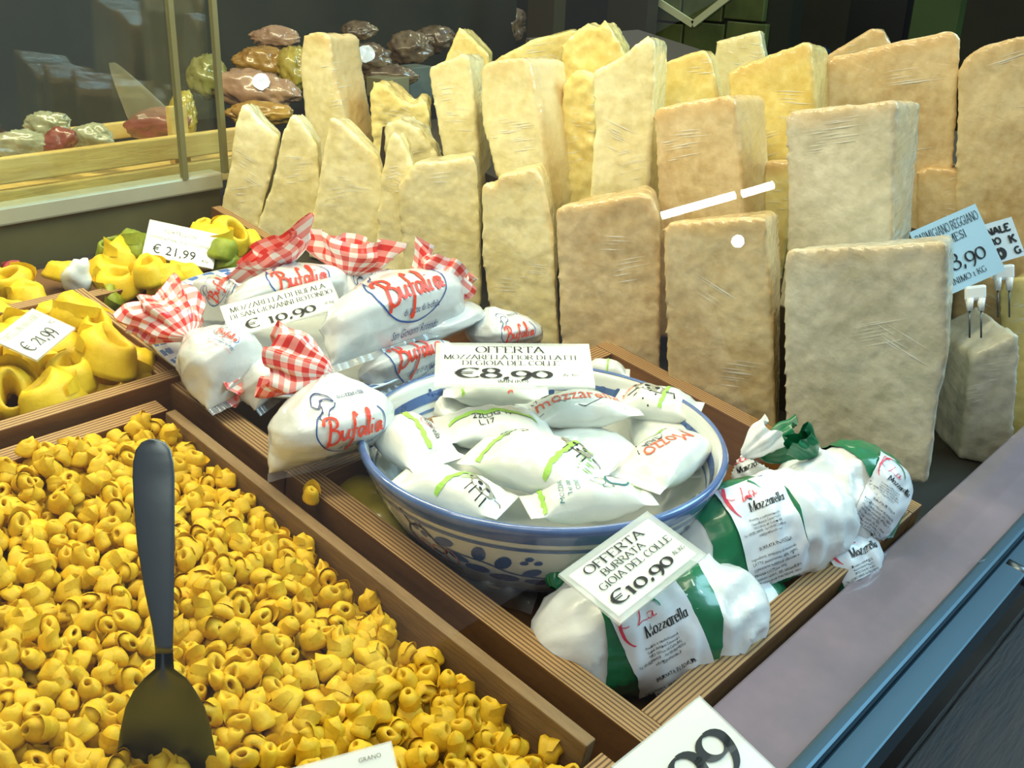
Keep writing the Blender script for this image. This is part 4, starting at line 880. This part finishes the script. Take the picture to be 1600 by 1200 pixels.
packet('packet with upside-down orange lettering beside the burrata side of the rim', 1042, 716, 58, 34, -38, .002, .02, [(tx('Mozzo', .015), ORANGE, 'orange_lettering', -.05, -.05, 3.0, 1), (BR1, LIME, 'green_stripe', .2, .7, 1.5, .7), (tx('ITALIA', .006), INK, 'map_lettering', -.2, .4, 3.1, 1), (D2().stroke([(-.02, 0), (-.01, .008), (.01, .009), (.022, .002), (.01, -.004), (-.02, 0)], .0006), INK, 'sketch_line', -.2, .42, 0, 1),
    (circ(.007), TEAL, 'teal_seal', .75, .1, 0, 1)], sd=31)
packet('plain white packet with one green grass stripe at the near rim', 706, 768, 82, 30, 16, .000, .018, [(BR1, LIME, 'green_stripe', .1, 0, -.35, 1.0), (tuft(), LIME, 'grass_tuft', .2, -.1, 0, 1), (cg, COWG, 'cow_body', .62, -.1, -.3, 1.0), (ci, INK, 'cow_lines', .62, -.1, -.3, 1.0)], sd=32)
packet('packet with teal small print and seals at the near rim', 920, 782, 90, 26, -6, .000, .018, [(BR1, LIME, 'green_stripe', -.82, 0, -.1, .7), (tx('MOZZARELLA S.r.l.', .0035), TEAL, 'teal_print', -.5, .35, 1.4, 1), (tx('Tel. 0803 ITALIA', .0035), TEAL, 'teal_print', -.36, .35, 1.4, 1), (tx('CONSERVARE', .0035), TEAL, 'teal_print', -.22, .35, 1.4, 1), (circ(.006), TEAL, 'teal_seal', .15, .1, 0, 1), (circ(.009, .0016), TEAL, 'teal_seal', .5, .2, 0, 1),
    (D2().stroke([(-.004, -.01), (.004, -.01), (.004, .01), (-.004, .01), (-.004, -.01)], .0012), TEAL, 'teal_box', .28, .2, 0, 1), (tuft(), LIME, 'grass_tuft', .8, 0, 0, 1)], sd=33)
FILMP = film('loose_film', (.86, .9, .88, 1), a=.3, rough=.06)

# ------------------------------------------------------------------ burrata
def la_mozz(full=True):
    red, grn, ink, blu = D2(), D2(), D2(), D2()
    red.stroke([(-.016 + .020 * math.cos(a), .026 + .021 * math.sin(a)) for a in np.linspace(1.7, 3.9, 18)], [.0008 + .0022 * math.sin(math.pi * i / 17) for i in range(18)])
    red.stroke([(-.030 + .006 * math.cos(a), .036 + .008 * math.sin(a)) for a in np.linspace(.6, 5.0, 14)], .0008)
    grn.stroke([(-.014 + .020 * math.cos(a), .024 + .023 * math.sin(a)) for a in np.linspace(1.9, .3, 18)], [.0006 + .0018 * math.sin(math.pi * i / 17) for i in range(18)])
    red.stroke(cat_rom([(-.014, .037), (-.017, .030), (-.021, .025), (-.016, .027), (-.010, .026)], 4), .0011, .5)
    red.stroke(cat_rom([(-.004, .031), (-.008, .031), (-.009, .027), (-.006, .026), (-.003, .031), (-.004, .026), (-.001, .027)], 4), .0010, .5)
    ink.serif('Mozzarella', 0, .0135, .0085, .042, .17, .3, slant=.2, left=-.019)
    for q in (red, grn, ink): q.v = [(p[0] * .80 + .004, p[1] * .80 + .004) for p in q.v]
    if full:
        for k, t in enumerate(('Prodotto e confezionato da', 'Caporal Azienda Casearia S.r.l.', '70023 Gioia del Colle (BA)', 'Tel. +39.080.3484028 - Fax +39.080.3482918', 'info@gioiellaonline.it')): ink.sans(t, -.002 - (.004 if k == 3 else 0), .0075 - k * .0030, .0019, .026 + (.012 if k == 3 else 0) - (.006 if k == 4 else 0))
        ink.sans('BURRATA IN FOGLIA', 0, -.0145, .0028, .030)
        for k, t in enumerate(('Ingredienti: involucro di mozzarella', 'LATTE pastorizzato, sale, caglio),', 'contenente mozzarella sfilacciata e', 'PANNA UHT (min 30%)', 'Zutaten: milch, lab, salz, gefullt', 'mit Rahm und Frischkase, von', 'Ingredients: Lait, presure, sel')): ink.sans(t, -.003 - (.006 if k == 3 else 0), -.0205 - k * .0037, .0022, .042 - (.012 if k == 3 else 0))
        blu.stroke([(.019 + .0042 * math.cos(a), .041 + .0042 * math.sin(a)) for a in np.linspace(0, 6.3, 24)], .0005); blu.sans('IT', .019, .0425, .0013); blu.sans('16 400', .019, .0402, .0014); blu.sans('CE', .019, .0380, .0013)
    return red, grn, ink, blu
BG = 'burrata bags in the front tray'
def burrata(label, E0, E1, w0, w1, R, band_t=None, lab=None, flat=.9, sd=0, body=None, tail=None, pw=2.6):
    a0, a1 = P(*E0, w0), P(*E1, w1); ax = a1 - a0; L_ = np.linalg.norm(ax); ax = ax / L_
    n = nrm(np.cross(np.cross(ax, CAM - (a0 + a1) / 2), ax)); b = np.cross(n, ax)
    r = root('burrata_bag', (a0 + a1) / 2 - upn * R * flat * .98, label, 'cheese bag', BG)
    def surf(t, th, off=0.0):
        k = max(0, 1 - abs(2 * t - 1) ** pw) ** .5
        p0 = a0 + ax * (L_ * t); dv = b * math.cos(th) + n * (math.sin(th) * flat); q = p0 + dv * R * k
        rg = 1 - abs(noise.noise(Vector(q * 34 + sd * 7))); rg2 = 1 - abs(noise.noise(Vector(q * 75 + sd * 5)))
        e = .05 * fbm(q + sd * 3.1, 20, 2) + .17 * (rg ** 3 - .45) + .07 * (rg2 ** 3 - .45) + .035 * abs(math.sin(7 * th + 3 * t + sd)) * (abs(2 * t - 1))
        return p0 + dv * (R * k * (1 + e * (1 if off == 0 else .7)) + off)
    mb = MB().grid(lambda s, q: surf(.004 + .992 * s, 2 * math.pi * q), 44, 56, False, True, cap=True)
    obj('pouch', mb, body or PAPER, r)
    gb = mb
    if band_t:
        gm = MB().grid(lambda s, q: surf(band_t[0] + (band_t[1] - band_t[0]) * s + band_t[2] * math.sin(2 * math.pi * q), 2 * math.pi * q, .0022), 14, 72, False, True); obj('green_band', gm, GREENF, r)
        gb = MB().add(mb.v, mb.f); gb.add(gm.v, gm.f)
    bv = gb.bvh()
    if lab:
        x, y, ang, W, Hh, full, oy = lab[:7]
        o = CAM; q = nrm(RC @ ray(x, y)); h = bv.ray_cast(Vector(CAM), Vector(q)); c = np.array(h[0]) if h[0] else (a0 + a1) / 2
        hn = nrm(n * .5 + (-q) * .6); c_, s_ = math.cos(math.radians(ang)), math.sin(math.radians(ang))
        ex = nrm(Pp(x + 20 * c_, y + 20 * s_, c, hn) - c); ey = np.cross(hn, ex)
        pm = proj(gridpatch(W, Hh, 22, 26), c, ex, ey, hn, bv, .0018, .06); lo = obj('sticker', pm, LABELW, r, fixn=False)
        for d, m, nm in zip(la_mozz(full), (PINKR, GREENP, INK, BLUEP), ('red_swash', 'green_swash', 'lettering', 'round_stamp')):
            if not d.v: continue
            e = D2().add([(p[0] * W / .056, (p[1] + oy) * W / .056) for p in d.v], d.f)
            e.f = [f for f in e.f if all(abs(e.v[i][0]) < W / 2 and abs(e.v[i][1]) < Hh / 2 for i in f)]
            pq = proj(e, c, ex, ey, hn, bv, .0024, .06)
            if pq.f: obj(nm, pq, m, lo, smooth=False, fixn=False)
    if tail:
        for (x, y, w, tx_, ty_, tw, l, wd, m, nm) in tail:
            k = P(x, y, w); d = nrm(P(tx_, ty_, tw) - k); nb = nrm(np.cross(d, CAM - k)); frill(k, d, nb, np.cross(d, nb), l, wd, wd * .55, r, nm=nm, m=m, sd=sd)
    return r
burrata('burrata bag wedged upright against the bowl with a knotted white top', (1165, 778), (1205, 738), -.02, .008, .027, (.55, .85, .02), (1172, 742, -25, .045, .05, False, -.01), sd=11,
        tail=[(1160, 712, .035, 1215, 668, .06, .035, .014, PAPER, 'twisted_top'), (1186, 712, .03, 1250, 684, .05, .04, .018, GREENF, 'green_leaf_tail')])
burrata('burrata bag lying low under the others with a green end and expiry sticker', (1090, 985), (1215, 925), -.025, -.025, .030, (.25, 1.0, 0), (1178, 950, -33, .05, .05, False, .06), sd=12)
burrata('burrata bag at the tray corner, only a curling label corner and green end in view', (1270, 910), (1350, 838), -.022, -.010, .030, (.0, .45, 0), (1334, 852, -28, .052, .05, True, -.024), sd=13)
burrata('burrata bag at the corner near the grey block, green foil over its top', (1215, 800), (1400, 755), .012, .022, .044, (.50, .97, .03), (1388, 775, 32, .042, .066, True, 0), sd=14, flat=.95,
        tail=[(1275, 712, .055, 1240, 680, .075, .03, .014, GREENF, 'green_leaf_tail')])
burrata('burrata bag in the middle with the full white label and a green band beside it', (1052, 862), (1328, 796), .018, .020, .042, (.06, .50, .03), (1204, 826, -20, .056, .080, True, .002), sd=15)
burrata('burrata bag with the large label carrying the laminated price card', (830, 1010), (1195, 945), -.010, .006, .045, (.20, .66, .03), (1046, 1020, -28, .056, .082, True, .002), sd=16,
        tail=[(1035, 1085, -.02, 1060, 1120, -.03, .03, .013, PAPER, 'twisted_tail'), (865, 920, .01, 900, 865, .02, .03, .02, GREENF, 'green_leaf_tail')])
burrata('dark green foil bag tucked between the bowl foot and the burrata under the price card', (830, 900), (935, 860), -.030, -.025, .022, (.02, .98, 0), None, sd=17, body=GREENF)
obj('clear_pouch', MB().grid(lambda a, b: P(700 + 130 * a + 20 * b, 920 + 40 * a - 60 * b, -.045 + .03 * math.sin(3 * a) * math.sin(3 * b) + .004 * math.sin(20 * a)), 20, 16), BAGFILM, label='loose clear plastic film on the tray floor by the bowl foot', cat='film')
pz = P(585, 800, -.03)
obj('cheese_bag', MB().grid(lambda a, b: pz + np.array([.03 * math.sin(math.pi * a) * math.cos(2 * math.pi * b), .045 * math.sin(math.pi * a) * math.sin(2 * math.pi * b), -.02 * math.cos(math.pi * a)]) * (1 + .1 * math.sin(9 * b)), 16, 24, False, True), mat('yellow_bag', S(170, 150, 30), .4, S(190, 170, 60), 30, coat=.3), label='yellow packed bag tucked between the bowl and the tray corner', cat='bag')

# ------------------------------------------------------------------ server
sp = root('pasta_server', P(262, 1200, -.03), 'dark steel serving spoon stuck upright in the tortellini', 'serving spoon')
def ribbon(rows, thick, bow, nm, m):       # rows: left px, right px, y px, depth
    n = len(rows)
    def fn(s, q):
        i = s * (n - 1); j = min(int(i), n - 2); f = i - j; L_ = [rows[j][k] * (1 - f) + rows[j + 1][k] * f for k in range(4)]
        th = 2 * math.pi * q; c, ss = math.cos(th), math.sin(th); hw = (L_[1] - L_[0]) / 2
        p = Pd((L_[0] + L_[1]) / 2 + hw * c, L_[2], L_[3] + bow * (1 - c * c))
        return p - FWD * (thick * ss)
    return obj(nm, MB().grid(fn, (n - 1) * 3, 40, False, True, cap=True), m, sp)
rows = [(232, 246, 686, .612), (221, 259, 691, .612), (212, 267, 703, .611), (208, 271, 722, .610), (207, 273, 745, .609), (209, 273, 790, .606), (214, 273, 850, .603), (225, 272, 920, .60), (238, 271, 980, .598), (243, 270, 1020, .598)]
ribbon(rows, .0022, 0, 'handle', STEEL)
ribbon([(243, 270, 1010, .598), (242, 272, 1045, .598), (225, 292, 1060, .599), (208, 306, 1080, .601), (196, 320, 1105, .605), (188, 330, 1140, .611), (182, 338, 1180, .618), (180, 346, 1230, .628), (184, 346, 1290, .638)], .0012, .008, 'blade', STEEL)

# ------------------------------------------------------------------ behind the partition: crate and packed meats
cr = root('pine_crate', Pv(150, 330, 1.21), 'pine crate of packed meats behind the glass partition', 'crate')
va = 1.20
def slat(x, ytop, ybot, v, nm='slat', d=.012):
    a, b = Pv(x, ybot, v), Pv(x, ytop, v); h = (b - a).dot(GUP)
    c = np.array([.50, a[1], a[2]]); obj(nm, MB().box(c + GUP * h / 2 + GY * d / 2, (.42, 0, 0), GY * d / 2, GUP * h / 2), CRATE, cr, smooth=False, bevel=.002)
slat(150, 229, 268, va); slat(150, 277, 316, va); slat(150, 196, 222, 1.44)
q = Pv(150, 300, va); obj('crate_floor', MB().box(np.array([.50, q[1], q[2]]) + GY * .12, (.42, 0, 0), GY * .11, GUP * .005), CRATE, cr, smooth=False)
for k in range(2):
    q = Pv(-60 + 345 * k, 290 - 52 * k, va + .013); obj('corner_post', MB().box(q + GUP * .01 + GY * .006, (.012, 0, 0), GY * .006, GUP * .05), CRATE, cr, smooth=False)
def lump(name, label, x, y, v, rx, ry, m, ang=0, peak=None, band=None, grp='packed goods behind the partition', extra=None):
    c = Pv(x, y, v); k = dep(c) / F; a = math.radians(ang); e1 = (RIGHT * math.cos(a) + DOWN * math.sin(a)) * rx * k; e2 = (-RIGHT * math.sin(a) + DOWN * math.cos(a)) * ry * k; e3 = -FWD * min(rx, ry) * k * .8
    sd = rnd.uniform(0, 90)
    def fn(s, q):
        t, u = math.pi * s, 2 * math.pi * q; d = np.array([math.sin(t) * math.cos(u), math.sin(t) * math.sin(u), math.cos(t)]); kk = 1 + .22 * fbm(d + sd, 1.6, 3) + .16 * ((1 - abs(noise.noise(Vector((d + sd) * 3.2)))) ** 3 - .4)
        return c + (e2 * d[0] + e3 * d[1] + e1 * d[2]) * kk
    mb = MB().grid(fn, 36, 44, False, True)
    r = root(name, c - GUP * ry * k * .8, label, 'food pack', grp); obj('pack', mb, m, r)
    if peak:
        t = Pv(peak[0], peak[1], v); obj('bag_top', MB().grid(lambda s, q: (c * (1 - s) + t * s) + (e1 * .75 * math.cos(6.28 * q) + e3 * .6 * math.sin(6.28 * q)) * (1 - s) ** .8 * (1 + .1 * math.sin(25 * q)) + e1 * .10 * math.cos(6.28 * q), 14, 28, False, True), film('peak_film', (.7, .72, .6, 1), a=.22, rough=.1), r)
    if extra:
        ex_, ey_, er, em, nm = extra; q = Pv(ex_, ey_, v); kk = er * dep(q) / F
        pm = proj(D2().grid(lambda a, b: (kk * a * math.cos(6.2832 * b), kk * a * math.sin(6.2832 * b)), 4, 20, False, True), q, RIGHT, -DOWN, -FWD, mb.bvh(), .003, .2)
        if pm.f: obj(nm, pm, em, r)
    return r
def G(n, c1, c2, s=30, **k): return mat(n, c1, .35, c2, s, .4, 40, .9, .08, **k)
VAC = G('vacuum_pack', S(120, 116, 84), S(176, 172, 142)); SAL = G('salami_red', S(120, 40, 34), S(150, 84, 66), 20); HAM = G('ham_pink', S(150, 110, 80), S(186, 150, 110)); YEL = G('yellow_pack', S(150, 126, 30), S(200, 178, 70)); OLI = G('olive_pack', S(120, 112, 40), S(160, 150, 80)); BRO = G('brown_pack', S(84, 62, 40), S(140, 116, 76)); ORA = G('amber_pack', S(150, 104, 24), S(190, 150, 60))
lump('vacuum_pack', 'greyish vacuum pack at the far end of the pine crate', 35, 228, 1.30, 42, 24, VAC)
lump('salami_slices', 'pack of dark red sliced salami in the pine crate', 92, 222, 1.27, 30, 20, SAL, -25)
lump('vacuum_pack', 'clear crumpled pack between sliced salami and the peaked bag', 140, 215, 1.28, 34, 20, VAC)
lump('vacuum_pack', 'crumpled clear pack behind the sliced salami', 75, 195, 1.36, 34, 20, VAC)
lump('meat_bag', 'peaked clear bag holding a dark red salami piece', 245, 195, 1.30, 46, 24, SAL, -5, peak=(175, 98))
lump('cheese_round', 'yellow round cheese beside the peaked salami bag', 285, 180, 1.36, 22, 36, YEL)
lump('pasta_pack', 'olive yellow pack behind the partition edge', 325, 120, 1.62, 28, 32, OLI)
lump('ham_pack', 'pink ham pack with a round white sticker', 400, 140, 1.55, 62, 30, HAM, 8, extra=(416, 138, 13, WHITEP, 'round_sticker'))
lump('pasta_pack', 'amber coloured pack on top of the ham pack', 410, 95, 1.68, 44, 24, ORA)
lump('pasta_pack', 'yellow pack leaning behind the tall crowned cheese', 460, 105, 1.62, 26, 34, YEL)
lump('pasta_pack', 'amber pack under the ham pack', 405, 178, 1.50, 50, 18, ORA)
lump('vacuum_pack', 'greyish tan pack on the back shelf over the amber one', 430, 58, 1.75, 36, 16, HAM)
lump('vacuum_pack', 'shiny brown pack with white sticker on the back shelf', 575, 92, 1.9, 34, 24, BRO, extra=(574, 90, 14, WHITEP, 'white_sticker'))
lump('vacuum_pack', 'dark pasta bag glinting on the back shelf', 640, 76, 1.95, 34, 26, BRO)
lump('vacuum_pack', 'small brown pack between the glinting bag and a box', 610, 120, 1.85, 40, 18, BRO)
lump('vacuum_pack', 'purplish brown pack high on the back shelf', 560, 48, 2.0, 26, 14, BRO); lump('vacuum_pack', 'tan pack beside the yellow pyramid tip', 680, 60, 2.0, 30, 20, BRO)
def cbox(name, label, x0, y0, x1, y1, v, m, d=.06, cat='box', grp=None, kind=None, parent=None):
    a, b = Pv(x0, y1, v), Pv(x1, y1, v); c = Pv((x0 + x1) / 2, y0, v); h = (c - (a + b) / 2).dot(GUP); b = hz(b, a.dot(GUP)) if 0 else b
    e = (b - a) / 2; e = e - GUP * e.dot(GUP)
    return obj(name, MB().box((a + b) / 2 + GUP * h / 2 + GY * d / 2, e, GY * d / 2, GUP * h / 2), m, parent, smooth=False, label=label, cat=cat, group=grp, kind=kind, bevel=.002)
cbox('carton', 'pale cardboard box on the back shelf', 600, 122, 640, 152, 1.8, mat('carton_pale', S(150, 142, 100), .6, S(130, 120, 84), 10))
cbox('carton', 'grey green carton with a pale label on the back shelf', 640, 105, 676, 160, 1.85, mat('carton_grey', S(120, 128, 112), .5, S(90, 96, 84), 10))
# dark room behind
WB = mat('back_wall', S(44, 40, 24), .6, S(62, 58, 38), 4); 
vb = 2.6
def bwall(name, x0, x1, y0, y1, v, m, d=.04, kind='structure', parent=None): return cbox(name, None, x0, y0, x1, y1, v, m, d, None, None, kind if parent is None else None, parent)
obj('wall_back', MB().box(np.array([1.8, 0, 0]) + GY * 3.1 - GUP * .2, (4.5, 0, 0), GY * .05, GUP * 1.6), WB, kind='structure', smooth=False)
obj('wall_right', MB().box(np.array([4.6, 0, 0]) + GY * .6 - GUP * .2, (.05, 0, 0), GY * 3.2, GUP * 1.6), mat('side_wall', S(56, 54, 36), .6, S(40, 38, 26), 3), kind='structure', smooth=False)
sh = root('back_shelf', Pv(500, 170, 1.9) - GUP * .1, 'dark shelf carrying packs at the back', 'shelf')
obj('board', MB().box(Pv(520, 190, 1.85) - GUP * .05, (.75, 0, 0), GY * .42, GUP * .012), DARKWOOD, sh, smooth=False)
obj('backboard', MB().box(Pv(430, 60, 2.25) + GUP * .1, (.9, 0, 0), GY * .01, GUP * .35), WB, sh, smooth=False)
# green tiled cabinet with a pale chevron, seen across the shop beyond the cheese
gu = 2.6
TILE = mat('green_tile', S(62, 74, 34), .35, S(92, 100, 52), 9, coat=.5, rand=.12); GROUT = mat('cabinet_dark', S(26, 30, 18), .5)
def pu(x, y, u=gu): return Pu(x, y, u)
cab = root('tiled_cabinet', pu(1090, 140), 'green tiled cabinet with a pale chevron strip across the shop', 'cabinet')
def ubox(x0, y0, x1, y1, u, d, m, nm, parent, **kw):
    a, b, c = pu(x0, y1, u), pu(x1, y1, u), pu(x0, y0, u); h = (c - a).dot(GUP); e = b - a; e = e - GUP * e.dot(GUP)
    return obj(nm, MB().box((a + hz(b, a.dot(GUP))) / 2 + GUP * h / 2 + np.array([d / 2, 0, 0]), e / 2, np.array([d / 2, 0, 0]), GUP * h / 2), m, parent, smooth=False, **kw)
ubox(980, -60, 1215, 190, gu + .02, .06, GROUT, 'carcass', cab)
for i in range(3):
    for j in range(4): ubox(1000 + i * 65, -28 + j * 60, 1062 + i * 65, 29 + j * 60, gu, .02, TILE, 'tile', cab, bevel=.003)
CHV = mat('pale_strip', S(196, 196, 150), .5)
for s in (0, 1):
    a, b = (pu(1012, -8, gu - .01), pu(1083, 38, gu - .01)) if s == 0 else (pu(1083, 38, gu - .01), pu(1150, -14, gu - .01))
    d = nrm(b - a); nn = np.cross(d, [1, 0, 0]); obj('chevron_strip', MB().box((a + b) / 2, (b - a) / 2, nn * .009, np.array([.004, 0, 0])), CHV, cab, smooth=False)
ubox(1395, -60, 1465, 200, 2.9, .04, mat('green_post', S(58, 78, 34), .5, S(44, 60, 28), 5), 'trim_1', None, kind='structure')
ubox(1300, -40, 1385, 200, 3.0, .04, mat('black_post', S(14, 16, 18), .5), 'trim_2', None, kind='structure')
ubox(820, -60, 860, 140, 2.4, .05, mat('brown_post', S(70, 62, 36), .5), 'trim_3', None, kind='structure')
ubox(940, -60, 1000, 160, 2.5, .05, mat('olive_post', S(52, 46, 24), .5), 'trim_4', None, kind='structure')
lump('shop_goods', 'dark packed goods on the far shelf beside the brown post', 780, 40, 2.3, 40, 30, BRO); lump('shop_goods', 'grey green pack on the far shelf', 700, 25, 2.4, 40, 26, VAC)
lump('shop_goods', 'teal carrier bag in the gap behind the straw-coloured slab', 1284, 96, 2.0, 16, 22, G('teal_bag', S(30, 80, 110), S(20, 60, 90)))

# ------------------------------------------------------------------ leaning front glass of the case, and the shop lamps it mirrors
LEAN = math.radians(14)
gn = nrm(-GY * math.cos(LEAN) + GUP * math.sin(LEAN)); gv_ = nrm(np.cross(gn, [1., 0, 0])); gv_ = gv_ if gv_[2] > 0 else -gv_
g0 = np.array([.8, .122, .003]); e_ = np.array([1.1, 0, 0])
obj('window_1', MB().add([g0 - e_, g0 + e_, g0 + e_ + gv_ * .72, g0 - e_ + gv_ * .72], [(0, 1, 2, 3)]), glass('front_glass', (.985, .995, .985, 1)), kind='structure', smooth=False, fixn=False)
def mirror(x, y, back=2.2):
    q = nrm(RC @ ray(x, y)); return Pp(x, y, g0, gn) + (q - 2 * q.dot(gn) * gn) * back
def glow(name, s):
    m = bpy.data.materials.new(name); m.use_nodes = True; b = m.node_tree.nodes['Principled BSDF']; b.inputs['Emission Color'].default_value = (.90, .97, 1, 1); b.inputs['Emission Strength'].default_value = s; return m
tb = root('tube_lamp', mirror(1120, 312), 'white shop tube lamp that shines back from the front glass', 'lamp')
for a, b in (((1034, 337), (1148, 305)), ((1160, 303), (1208, 289))): obj('tube', MB().tube([mirror(*a), mirror(*b)], .0105, 12), glow('tube_glow', 20), tb)
sl = root('spot_lamp', mirror(1153, 377), 'small round shop lamp that shines back from the front glass', 'lamp'); cb_ = mirror(1153, 377)
obj('bulb', MB().grid(lambda a, b: cb_ + .0165 * np.array([math.sin(math.pi * a) * math.cos(6.2832 * b), math.sin(math.pi * a) * math.sin(6.2832 * b), math.cos(math.pi * a)]), 10, 16, False, True), glow('bulb_glow', 24), sl)
